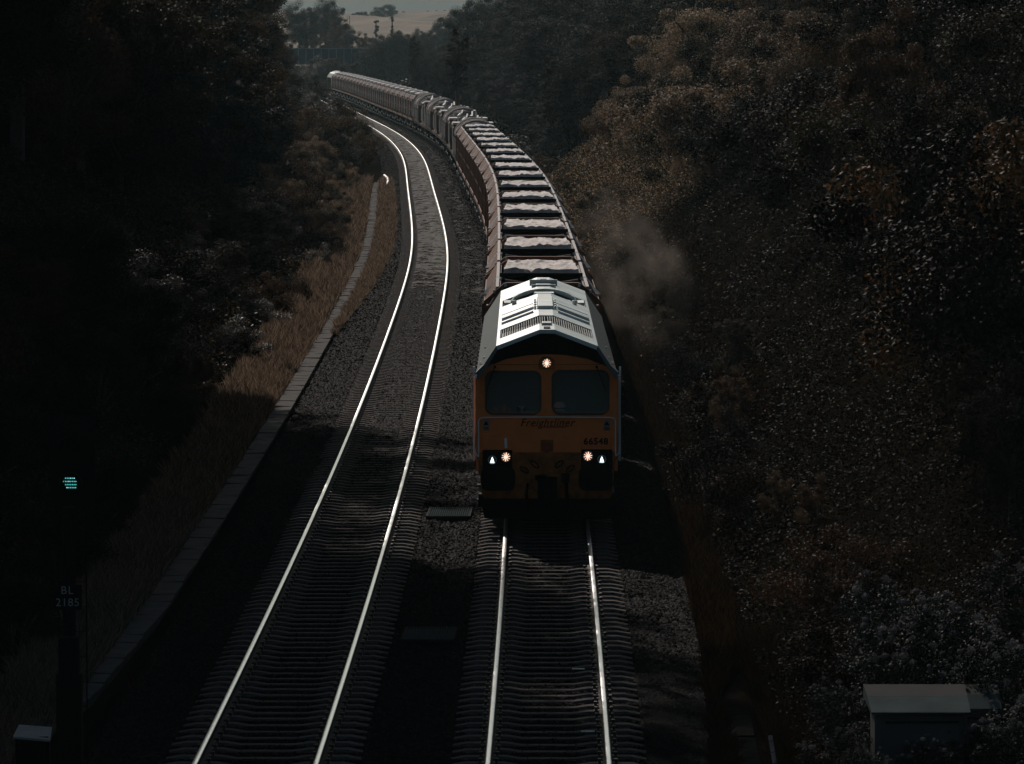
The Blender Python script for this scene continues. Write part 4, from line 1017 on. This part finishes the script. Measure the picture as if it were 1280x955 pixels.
tree_proto('b1', 'shrub', 21, 2.0, 1.35, M['leaf_dark'], 20000, .052, 34, 'shrub', zc=.95, rz=1.05)
tree_proto('b2', 'shrub', 22, 2.2, 1.3, M['leaf_olive'], 20000, .05, 34, 'shrub', zc=1.05, rz=1.15)
tree_proto('b3', 'shrub', 23, 1.8, 1.4, M['leaf_brown'], 18000, .052, 32, 'shrub', zc=.85, rz=.95)
tree_proto('b5', 'shrub', 27, 2.1, 1.45, M['leaf_shade'], 20000, .05, 30, 'shrub', zc=1.0, rz=1.1)
tree_proto('b6', 'shrub', 28, 1.7, 1.3, M['leaf_bronze_shade'], 18000, .05, 30, 'shrub', zc=.85, rz=.95)
tree_proto('b7', 'shrub', 29, 2.0, 1.3, M['leaf_gold'], 18000, .05, 30, 'shrub', zc=.95, rz=1.05)
tree_proto('b4', 'shrub', 24, 2.0, 1.3, M['leaf_grey'], 18000, .048, 32, 'shrub', zc=.95, rz=1.05)
tree_proto('fl', 'flowering_shrub', 25, 1.9, 1.0, M['leaf_teal'], 8000, .06, 44, 'shrub', zc=.95, rz=1.0, umb=True)
KM = children_map(); FIRST = {k: True for k in PROTO}
SHADE = {'t1': 'dark green', 't2': 'olive green', 't3': 'blackish green', 't4': 'bronze leaved', 'cone': 'olive', 'tall': 'tall dark', 'b1': 'dark green', 'b2': 'olive', 'b3': 'bronze leaved', 'b4': 'grey leaved', 'b7': 'straw gold', 'b5': 'shade darkened', 'b6': 'shade darkened bronze', 'fl': 'dark'}
def plant(key, x, y, scale, zone, z=None, sz=None, name=None, label=None, group=None):
    t0 = PROTO[key][0]
    if FIRST[key]: t = t0; FIRST[key] = False
    else: t = copy_tree(t0, KM)
    if z is None: z = float(bank_z(x, y)) - .1
    t.location = (x, y, z); t.rotation_euler = (0, 0, random.uniform(0, 6.283)); t.scale = (scale, scale, sz if sz else scale * random.uniform(.9, 1.12))
    kind = 'tree' if key in ('tall', 't1', 't2', 't3', 't4', 'cone') else 'shrub'
    t['label'] = label or ('%s %s %s' % (SHADE[key], kind, zone)); t['category'] = kind; t['group'] = group or ('%ss %s' % (kind, zone))
    return t
PROT_H = {'tall': 28, 't1': 9.0, 't2': 10, 't3': 8.0, 't4': 8.6, 'cone': 5.2, 'b1': 2.2, 'b2': 2.4, 'b3': 2.0, 'b4': 2.2, 'b5': 2.3, 'b7': 2.2, 'b6': 1.9, 'fl': 2.2}
PROT_R = {'tall': 7, 't1': 3.2, 't2': 2.9, 't3': 3.4, 't4': 2.7, 'cone': 1.0, 'b1': 1.6, 'b2': 1.55, 'b3': 1.65, 'b4': 1.55, 'b5': 1.65, 'b7': 1.55, 'b6': 1.55, 'fl': 1.2}
def px_of(x, y, z): return 640 + x / y * FPX, 45 + (9 - z) / y * FPX
def fits(key, x, y, sc, lim, side, z=None):
    """does the plant stay clear of the line (side -1 left bank, 1 right bank)? lim: screen envelope of the bank as seen from the bridge"""
    z = float(bank_z(x, y)) if z is None else z
    xe = x - side * PROT_R[key] * sc; px, _ = px_of(xe, y, z); _, pt = px_of(x, y, z + PROT_H[key] * sc * .95)
    return pt >= np.interp(px, lim[0], lim[1]) if side < 0 else pt >= np.interp(px, lim[0], lim[1])
# left bank: how high things may reach, left to right
LIML = ([-400, 366, 376, 386, 409, 432, 451, 460, 474, 486, 500], [-900, -60, 70, 98, 113, 122, 138, 158, 205, 250, 900])
LIMR = ([600, 665, 690, 740, 775, 800, 1500], [900, 200, 150, 95, 30, -60, -900])
LIMF = ([500, 560, 575, 600, 1500], [60, 12, -60, -400, -900])
rd = random.Random(42)
# --- left: shrubs at the foot of the bank
y = 62.0; nL = 0
while y < 360:
    stp = 2.6 + y * .019
    for uu, keys, sc0 in ((-4.7, ('b1', 'b3', 'b4', 'b2'), .62), (-6.6, ('b1', 'b2', 'b4', 'b1'), .95), (-8.6, ('b1', 'b2', 'b3'), 1.25), (-11.0, ('b1', 'b2'), 1.5)):
        if uu == -11.0 or (uu == -8.6 and (y > 150 or rd.random() < .4)): continue
        k = (rd.choice(keys) if rd.random() < .35 else 'b1') if y < 230 else rd.choice(('b3', 'b7', 'b3', 'b7', 'b2'))
        yy = y + rd.uniform(-.5, .5) * stp; px, py = pos(yy, uu + rd.uniform(-.4, .4)); sc = sc0 * rd.uniform(.75, 1.2)
        for tr_ in range(6):
            if fits(k, px, py, sc, LIML, -1): break
            sc *= .84
        else: continue
        if uu == -4.7 and (rd.random() < .35 and y < 300): continue
        plant(k, px, py, sc, 'on the left bank above the dry grass'); nL += 1
    y += stp
for i in range(30):
    yy = rd.uniform(350, 450); xp_ = rd.uniform(378, 470); px = (xp_ - 640) / FPX * yy
    if px - Lc(yy) > -2.6: continue
    k = rd.choice(('b3', 'b2', 'b4')); z = float(bank_z(px, yy)); top_y = float(np.interp(xp_ + 6, LIML[0], LIML[1])) + rd.uniform(0, 14)
    hn = 9 - (top_y - 45) * yy / FPX - z
    sc = min(hn / 2.2, 2.0)
    for tr_ in range(8):
        if fits(k, px, yy, sc, LIML, -1): break
        sc *= .85
    if sc > .35: plant(k, px, yy, sc, 'by the line where the rails bend out of sight')
for (xp_, ty_, D_, k_) in ((443, 145, 405, 'b3'), (434, 137, 410, 'b7'), (425, 129, 415, 'b2'), (416, 122, 400, 'b3'), (438, 150, 385, 'b2'), (448, 160, 380, 'b3'), (428, 128, 440, 'b3')):
    h_ = 9 - (ty_ - 45) * D_ / FPX; plant(k_, (xp_ - 640) / FPX * D_, D_, 1.3, 'by the line where the rails bend out of sight', z=h_ - 2.1 * 1.3, sz=1.3)
for i in range(24):
    yy = rd.uniform(470, 860); xp_ = rd.uniform(330, 425); px = (xp_ - 640) / FPX * yy
    if px - Lc(yy) > -2.5: continue
    k = rd.choice(('b3', 'b2', 'b4')); z = float(bank_z(px, yy)); top_y = float(np.interp(xp_, [330, 380, 412, 430], [70, 86, 108, 122])) + rd.uniform(0, 22)
    hn = 9 - (top_y - 45) * yy / FPX - z
    if hn > .5: plant(k, px, yy, min(hn / 2.2, 2.6), 'scattered between the bend and the far bridge')
for i in range(16):
    yy = rd.uniform(345, 620); xp_ = rd.uniform(250, 366); px = (xp_ - 640) / FPX * yy; k = rd.choice(('t1', 't2', 't3', 't4')); sc = rd.uniform(.9, 1.3)
    for tr_ in range(6):
        if fits(k, px, yy, sc, LIML, -1): plant(k, px, yy, sc, 'in the dark wall of trees on the left'); break
        sc *= .88
for i in range(16):
    yy = rd.uniform(880, 955); xp_ = rd.uniform(368, 418); px = (xp_ - 640) / FPX * yy
    plant(rd.choice(('b3', 'b2', 'b4')), px, yy, rd.uniform(1.8, 2.6), 'below the far road bridge', z=9 - (rd.uniform(88, 112) - 45) * yy / FPX - 2)
for i in range(12):
    yy = rd.uniform(955, 962); xp_ = rd.uniform(470, 520); px = (xp_ - 640) / FPX * yy
    plant(rd.choice(('b1', 'b2')), px, yy - 14, rd.uniform(2.2, 3.4), 'beside the abutment of the far bridge', z=9 - (rd.uniform(60, 95) - 45) * yy / FPX - 2)
# --- left: the wall of trees
y = 70.0
while y < 330:
    stp = 3.2 + y * .012
    for uu in (-13.5, -18.5, -24.5, -31):
        if uu < -30 and y < 120: continue
        k = rd.choice(('t1', 't2', 't3', 't1', 't4') if y > 170 else ('t1', 't3', 't2', 't1')); yy = y + rd.uniform(-1, 1); px, py = pos(yy, uu + rd.uniform(-1, 1)); sc = rd.uniform(.95, 1.45)
        if not (px + PROT_R[k]) / py * FPX + 640 > -60: continue
        for tr_ in range(7):
            if fits(k, px, py, sc, LIML, -1): break
            sc *= .86
        else: continue
        plant(k, px, py, sc, 'in the dark wall of trees on the left')
    y += stp
for i in range(26):
    yy = rd.uniform(185, 335); px, py = pos(yy, rd.uniform(-13, -8.5)); k = rd.choice(('t1', 't4', 't2', 't3')); sc = rd.uniform(.7, 1.2)
    for tr_ in range(7):
        if fits(k, px, py, sc, LIML, -1): plant(k, px, py, sc, 'in the dark wall of trees on the left', z=float(bank_z(px, py)) - sc * 1.6); break
        sc *= .88
# --- right: shrubs up the bank
y = 46.0; nR = 0
while y < 312:
    stp = 3.4 + y * .017 if y < 205 else 6.6; uu = 7.7
    while uu < (20 if y < 205 else 17):
        yy = y + rd.uniform(-.6, .6) * stp; px, py = pos(yy, uu + rd.uniform(-.5, .5))
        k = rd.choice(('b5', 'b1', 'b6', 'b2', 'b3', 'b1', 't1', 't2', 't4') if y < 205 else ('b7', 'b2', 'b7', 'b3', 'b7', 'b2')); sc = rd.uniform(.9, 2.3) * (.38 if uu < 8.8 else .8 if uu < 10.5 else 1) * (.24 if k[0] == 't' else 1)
        z = float(bank_z(px, py)); sxp, syp = px_of(px, py, z + 1)
        if sxp < 1330 and syp > -90 and not (px < 7.6 and py < 70.5):
            ok = False
            for tr_ in range(6):
                if fits(k, px, py, sc, LIMR, 1) : ok = True; break
                sc *= .84
            if ok: plant(k, px, py, sc, 'on the dark right hand bank' if y < 200 else 'on the sunlit spur of the right bank'); nR += 1
        uu += (stp * (.60 + .22 * rd.random()) if y < 205 else 3.0 + rd.random())
    y += stp
# --- right: trees on the top of the bank, mostly above the frame, and a few in view
for (x_, y_, k, sc) in ((16.5, 120, 't1', 1.3), (19, 140, 't2', 1.4), (17.5, 160, 't3', 1.2), (22, 175, 't1', 1.5), (13, 150, 't1', .6), (15.5, 134, 't3', .7), (12.5, 182, 't2', .55), (14, 112, 't3', .6), (18, 190, 't2', 1.1), (22, 205, 't3', 1.4), (15.5, 215, 't1', 1.1), (14, 250, 't4', .9), (17, 270, 't1', 1.2), (19, 235, 't2', 1.3), (12.5, 285, 't4', .85), (14.5, 300, 't4', 1.0), (21, 100, 't3', 1.3), (24, 118, 't1', 1.4), (18, 84, 't1', 1.2), (20, 68, 't2', 1.2), (24, 150, 't2', 1.5), (26, 190, 't3', 1.6)):
    plant(k, x_, y_, sc, 'standing high on the right bank')
for (x_, y_) in ((-11.5, 84), (-11.2, 95), (-11.8, 106), (-12.2, 114), (-19, 90), (-19, 102), (-18, 115), (-17, 127), (-16.5, 140), (-16.5, 153), (-26, 110)):  # added trees out of view, placed for the shade they throw
    plant('tall', x_, y_, rd.uniform(.92, 1.0), 'added out of view to shade the left bank', z=float(bank_z(x_, y_)) * .5 - 1.5, sz=1.0)
for (x_, y_) in ((11, 92), (12, 108), (19, 100), (20, 118), (18, 84)):  # more added trees out of view, for shade on the right
    plant('tall', x_, y_, rd.uniform(.92, 1.0), 'added out of view to shade the near right bank', z=float(bank_z(x_, y_)) * .5 - 1.5, sz=1.0)
# --- right: dark wood beyond the spur
y = 335.0
while y < 700:
    stp = 7 + y * .014
    for uu in (9.5, 14, 19.5, 26, 34):
        if y > 520 and uu > 26: continue
        k = rd.choice(('t3', 't1', 't3', 't2')); yy = y + rd.uniform(-3, 3); px, py = pos(yy, uu + rd.uniform(-1.2, 1.2)); sc = rd.uniform(.8, 1.25) * (.62 if uu < 10 else 1)
        if uu == 9.5 and rd.random() < .3: continue
        for tr_ in range(7):
            _, pt = px_of(px, py, float(bank_z(px, py)) + PROT_H[k]*sc*.95); pe = 640 + (px - PROT_R[k]*sc*.7) / py * FPX
            if pt >= np.interp(pe, [430, 470, 490, 505, 520, 545, 560, 575, 590], [84, 72, 63, 56, 46, 42, 24, -40, -300]): break
            sc *= .86
        else: continue
        plant(k, px, py, sc, 'in the shadowy wood beyond the right bank')
    y += stp
for (xp, yb, D, sc, lab) in ((572, 125, 430, 1.25, 'pale olive cone shaped tree standing against the dark wood'), (518, 90, 600, .8, 'small cone shaped tree right of the far wagons'), (690, 150, 345, .8, 'narrow olive tree at the foot of the wood past the spur')):
    x_ = (xp - 640) / FPX * D; plant('cone', x_, D, sc, '', label=lab, group='cone shaped trees by the wood', z=9 - (yb - 45) * D / FPX)
for (xp, D, sc) in ((545, 470, .9), (600, 400, 1.1), (640, 370, 1.2), (660, 350, 1.0), (625, 385, .9), (560, 450, .9), (530, 520, 1.0), (505, 560, 1.0)):
    x_ = (xp - 640) / FPX * D + .8; plant(rd.choice(('b3', 'b4', 'b2')), x_, D, sc, 'between the train and the shadowy wood')
# --- far trees round the bridge and the field
for (xp, yt, D, k) in ((392, 8, 1000, 't3'), (408, 4, 1020, 't1'), (424, 12, 1040, 't2'), (385, 30, 985, 't2'), (400, 36, 980, 't4'), (418, 34, 985, 't4'), (436, 38, 990, 't2'), (450, 42, 1000, 't4'), (462, 46, 1005, 't2'), (375, 10, 980, 't1'), (432, 30, 1010, 't2')):
    x_ = (xp - 640) / FPX * D; h = 9 - (yt - 45) * D / FPX; sc = 1.15 if yt < 20 else .75
    plant(k, x_, D, sc, 'above the far road bridge', z=h - PROT_H[k] * sc * .93)
for (xp, yt, D, k, sc) in ((482, 3, 1750, 't1', 1.15), (470, 12, 1760, 't2', .8), (455, 13, 1740, 't3', .85), (446, 14, 1730, 't2', .8), (493, 12, 1770, 't3', .7), (476, 15, 1700, 't1', .55), (505, 14, 1800, 't3', .5), (535, 13, 1800, 't1', .5), (546, 14, 1790, 't3', .45), (556, 13, 1780, 't1', .6)):
    x_ = (xp - 640) / FPX * D; h = 9 - (yt - 45) * D / FPX; k = 'b1'; zf = float(field_z(np.array(x_), np.array(float(D)))) - .3; sc = max(.35, (h - zf) / 2.1)
    plant(k, x_, D, sc * 1.1, 'on the skyline of the far field', z=zf, sz=sc)
for (xp, yt, D, k, sc) in ((512, 46, 1060, 't2', .8), (525, 38, 1065, 't1', .7), (500, 56, 1050, 't3', .7), (538, 42, 1060, 't1', .8), (486, 66, 1040, 't2', .6), (552, 36, 1070, 't3', .9), (564, 18, 1085, 't3', 1.2), (576, 8, 1060, 't1', 1.4)):
    x_ = (xp - 640) / FPX * D; h = 9 - (yt - 45) * D / FPX
    plant(k, x_, D, sc, 'in the dark thicket below the far field', z=h - PROT_H[k] * sc * .93)
# ivy clad poles in the field and a bare mast
for (xp, y0, y1, D, lab) in ((470.5, 25, 60, 1120, 'left of two dark ivy clad poles below the field'), (490.5, 22, 56, 1140, 'right of two dark ivy clad poles, with a forked top')):
    x_ = (xp - 640) / FPX * D; zb = 9 - (y1 - 45) * D / FPX; zt = 9 - (y0 - 45) * D / FPX
    p = empty('ivy_clad_pole', lab, 'pole', (x_, D, zb)); H = zt - zb
    q = MB(); q.cyl((0, 0, -2), (0, 0, H), .16, 8, .12); q.beam((-.6, 0, H - .3), (.6, 0, H - .3), .12, .12); q.build('pole', M['bark'], p)
    r = np.random.default_rng(int(xp)); n = 16; C = np.stack([r.normal(0, .15, n), r.normal(0, .15, n), H * r.random(n), np.full(n, .33)], -1)
    np_mesh('ivy', leaves(C, 1500, .22, r), 4, M['leaf_teal'], p)
x_ = (436 - 640) / FPX * 930; mt = empty('lattice_mast', 'thin dark upright mast in front of the far bridge', 'mast', (x_, 930, -1.5))
q = MB(); 
for sx in (-.22, .22):
    for sy in (-.22, .22): q.beam((sx, sy, 0), (sx, sy, 14), .06, .06)
for k in range(14): q.beam((-.22, -.22, k), (.22, -.22, k + 1), .04, .04)
q.build('lattice', M['bark'], mt)
# small shed end behind the rear locomotive
x_ = (432 - 640) / FPX * 935; hs_ = empty('relay_hut', 'small grey hut with pitched roof behind the rear locomotive', 'hut', (x_, 935, 0), .3)
q = MB(); q.prism([(-1.6, -.5), (-1.6, 1.8), (0, 3.2), (1.6, 1.8), (1.6, -.5)], 0, 4); q.build('wall', M['greyplate'], hs_)
q = MB(); q.beam((-1.8, 2, 1.75), (.05, 2, 3.35), 4.4, .12); q.beam((1.8, 2, 1.75), (-.05, 2, 3.35), 4.4, .12); q.build('roof', M['greyplate'], hs_)

# flowering plants at bottom right, pale seed heads; and some specific ones round the cabinets
for (xp, yp, D, sc) in ((1110, 730, 71, .62), (1150, 745, 70, .75), (1185, 735, 71.5, .7), (1225, 760, 70, .7), (1262, 790, 69, .6), (1130, 790, 69, .6), (1170, 815, 68.5, .6), (1215, 820, 68, .55), (1255, 850, 67.5, .55), (1045, 905, 66.0, .45), (1150, 925, 65.0, .32), (1190, 935, 65.0, .34), (1235, 905, 65.3, .5), (1270, 900, 65.5, .6), (1090, 935, 64.6, .3), (1055, 850, 67.2, .42), (1265, 700, 74, .6)):
    x_ = (xp - 640) / FPX * D; plant('fl', x_, D, sc, 'with pale seed heads at bottom right', z=max(float(bank_z(x_, D)), 9 - (yp - 45) * D / FPX - 2.0 * sc) - .02)

# ---- brambles and ground cover on both banks: uncountable
def cover(n, side, D0, D1, u0, u1, size, mats, seed, name, label, spread=.35, wave=.5):
    r = np.random.default_rng(seed)
    D = 1 / (1 / D1 + (1 / D0 - 1 / D1) * r.random(n)); u = u0 + (u1 - u0) * r.random(n) ** 1.0
    x = np.interp(D, GY, GX) + u; z = bank_z(x, D)
    hgt = spread * (1 + .9 * hnoise(x * 2.2, D * 2.0, 1, 1)) + .12
    keep = (px := 640 + x / D * FPX) < 1340
    keep &= px > -60
    x, D, z, hgt = x[keep], D[keep], z[keep], np.maximum(hgt[keep], .08); n = len(x)
    P = np.stack([x, D, z + hgt * r.random(n) ** .6], -1)
    N = r.normal(size=(n, 3)) * .7 + np.array([0, -.1, .5]); N /= np.linalg.norm(N, axis=1, keepdims=True)
    T = np.cross(N, r.normal(size=(n, 3))); T /= np.linalg.norm(T, axis=1, keepdims=True); B = np.cross(N, T)
    s = (size * (D / 80) ** .6 * (.6 + .8 * r.random(n)))[:, None]
    V = np.stack([P - T*s/2, P + B*s*.3, P + T*s/2, P - B*s*.3], 1)
    o = np_mesh(name, V, 4, mats, midx=r.integers(0, len(mats), n)); tag(o, label, 'undergrowth', kind='stuff'); return o
cover(420000, 1, 60, 320, 6.6, 22, .052, [M['leaf_shade'], M['leaf_dark'], M['leaf_shade'], M['leaf_bronze_shade']], 31, 'undergrowth', 'tangled bramble undergrowth covering the right hand bank', spread=.4)
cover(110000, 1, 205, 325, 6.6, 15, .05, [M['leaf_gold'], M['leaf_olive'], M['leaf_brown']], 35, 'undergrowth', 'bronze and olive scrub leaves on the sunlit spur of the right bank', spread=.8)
cover(110000, 1, 40, 110, 6.6, 13, .04, [M['leaf_shade'], M['leaf_dark'], M['leaf_bronze_shade']], 32, 'undergrowth', 'small leafed brambles low on the near right bank')
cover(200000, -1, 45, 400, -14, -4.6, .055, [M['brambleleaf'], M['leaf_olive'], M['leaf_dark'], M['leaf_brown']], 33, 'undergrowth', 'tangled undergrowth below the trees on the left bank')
# far ground cover for the wood
cover(60000, 1, 330, 900, 8.5, 34, .10, [M['leaf_teal'], M['leaf_dark']], 34, 'undergrowth', 'dark low scrub under the wood beyond the bend', spread=.9)

# ---- dry grass
def grass(n, D0, D1, ulo, uhi, hgt, m, seed, name, label, width=.012, clump=.5):
    r = np.random.default_rng(seed)
    D = 1 / (1 / D1 + (1 / D0 - 1 / D1) * r.random(n))
    lo = np.interp(D, *ulo); hi = np.interp(D, *uhi); u = lo + (hi - lo) * r.random(n)
    x = np.interp(D, GY, GX) + u; cl = .5 + .5 * np.clip(hnoise(x * 5, D * 3, 1, seed) * 1.4 + .2, -1, 1)
    keep = r.random(n) < (1 - clump) + clump * cl; x, D, cl = x[keep], D[keep], cl[keep]; n = len(x)
    z = bank_z(x, D) - .02; h = hgt * (.45 + .75 * r.random(n)) * (.6 + .6 * cl)
    a = r.random(n) * 6.283; lean = h * (.15 + .45 * r.random(n)); w = width * (D / 90) ** .7 * (.7 + .6 * r.random(n))
    b = np.stack([x, D, z], -1); t = b + np.stack([np.cos(a) * lean, np.sin(a) * lean, h], -1)
    sd_ = np.stack([np.ones(n) * w, np.zeros(n), np.zeros(n)], -1)
    mid = (b * .5 + t * .5) + np.stack([-np.cos(a) * lean * .2, -np.sin(a) * lean * .2, h * .08], -1)
    V = np.stack([b - sd_, b + sd_, mid + sd_ * .8, t, mid - sd_ * .8], 1)
    o = np_mesh(name, V, 5, m); tag(o, label, 'grass', kind='stuff'); return o
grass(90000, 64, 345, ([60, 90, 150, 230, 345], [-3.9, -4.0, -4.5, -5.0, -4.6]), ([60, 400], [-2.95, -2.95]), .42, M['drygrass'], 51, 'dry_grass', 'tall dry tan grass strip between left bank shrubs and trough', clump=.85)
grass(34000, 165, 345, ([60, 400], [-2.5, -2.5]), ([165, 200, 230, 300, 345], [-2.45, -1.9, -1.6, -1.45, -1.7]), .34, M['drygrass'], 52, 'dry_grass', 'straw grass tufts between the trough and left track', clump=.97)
grass(22000, 62, 330, ([60, 80, 140, 330], [5.62, 5.95, 6.2, 6.3]), ([60, 75, 80, 330], [5.95, 6.0, 6.7, 6.9]), .36, M['shadegrass'], 53, 'dry_grass', 'shade darkened ginger grass along the foot of right bank')
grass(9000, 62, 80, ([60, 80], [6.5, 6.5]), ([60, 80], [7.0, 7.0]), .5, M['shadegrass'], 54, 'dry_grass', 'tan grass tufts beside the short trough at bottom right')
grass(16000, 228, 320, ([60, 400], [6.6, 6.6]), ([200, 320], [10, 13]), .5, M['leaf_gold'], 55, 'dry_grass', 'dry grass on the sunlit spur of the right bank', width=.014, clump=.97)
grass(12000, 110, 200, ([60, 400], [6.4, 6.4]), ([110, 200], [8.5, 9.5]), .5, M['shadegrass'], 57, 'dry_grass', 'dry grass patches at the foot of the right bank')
grass(260, 64, 100, ([60, 400], [-2.5, -2.5]), ([64, 100], [-1.9, -2.1]), .22, M['gingergrass'], 56, 'dry_grass', 'scattered weed tufts in ballast beside the left trough', clump=.95)

# ------------------------------------------------------------------ exhaust and dust beside the train
def smoke_mat():
    m = bpy.data.materials.new('dust_smoke'); m.use_nodes = True; nt = m.node_tree; n = nt.nodes; l = nt.links
    for x in list(n):
        if x.type == 'BSDF_PRINCIPLED': n.remove(x)
    v = n.new('ShaderNodeVolumePrincipled'); v.inputs['Color'].default_value = (.56, .48, .42, 1); v.inputs['Anisotropy'].default_value = .3
    tc = n.new('ShaderNodeTexCoord'); mp = n.new('ShaderNodeMapping'); mp.inputs['Scale'].default_value = (1.1, .16, 1.1); l.new(tc.outputs['Object'], mp.inputs[0])
    t = n.new('ShaderNodeTexNoise'); t.inputs['Scale'].default_value = 1.0; t.inputs['Detail'].default_value = 6; l.new(mp.outputs[0], t.inputs[0])
    r = n.new('ShaderNodeMapRange'); r.inputs[1].default_value = .5; r.inputs[2].default_value = .72; r.inputs[3].default_value = 0; r.inputs[4].default_value = .033; l.new(t.outputs[0], r.inputs[0])
    # fade towards the rim of the cloud
    ln = n.new('ShaderNodeVectorMath'); ln.operation = 'LENGTH'; sc = n.new('ShaderNodeVectorMath'); sc.operation = 'DIVIDE'; sc.inputs[1].default_value = (1.6, 26, 2.5)
    l.new(tc.outputs['Object'], sc.inputs[0]); l.new(sc.outputs[0], ln.inputs[0])
    f = n.new('ShaderNodeMapRange'); f.inputs[1].default_value = 1.0; f.inputs[2].default_value = .35; l.new(ln.outputs['Value'], f.inputs[0])
    mu = n.new('ShaderNodeMath'); mu.operation = 'MULTIPLY'; l.new(r.outputs[0], mu.inputs[0]); l.new(f.outputs[0], mu.inputs[1]); l.new(mu.outputs[0], v.inputs['Density'])
    l.new(v.outputs[0], n['Material Output'].inputs['Volume']); return m
mb = MB(); ns, nr = 20, 12; v = []; f = []
for i in range(ns + 1):
    th = math.pi * i / ns
    for j in range(nr):
        a = 2 * math.pi * j / nr; v.append((1.6 * math.sin(th) * math.cos(a) , 26 * math.cos(th), 2.5 * math.sin(th) * math.sin(a)))
for i in range(ns):
    for j in range(nr): f.append((i*nr+j, i*nr+(j+1) % nr, (i+1)*nr+(j+1) % nr, (i+1)*nr+j))
sk_o = mb.add(v, f).build('smoke', smoke_mat()); sk_o.location = (3.25, 152, 2.6); sk_o.rotation_euler = (0, 0, .015)
tag(sk_o, 'brownish dust and exhaust drifting beside the train by the right bank', 'smoke', kind='stuff')

# ------------------------------------------------------------------ air
HAZE = True
if HAZE:
    m = bpy.data.materials.new('haze'); m.use_nodes = True; n = m.node_tree.nodes
    for x in list(n):
        if x.type == 'BSDF_PRINCIPLED': n.remove(x)
    v = n.new('ShaderNodeVolumePrincipled'); v.inputs['Color'].default_value = (.62, .86, .9, 1); v.inputs['Density'].default_value = .00007; v.inputs['Anisotropy'].default_value = .2
    m.node_tree.links.new(v.outputs[0], n['Material Output'].inputs['Volume'])
    hz = MB().box(-1900, 1900, -60, 5300, -3.4, 48).build('haze', m); tag(hz, kind='stuff')
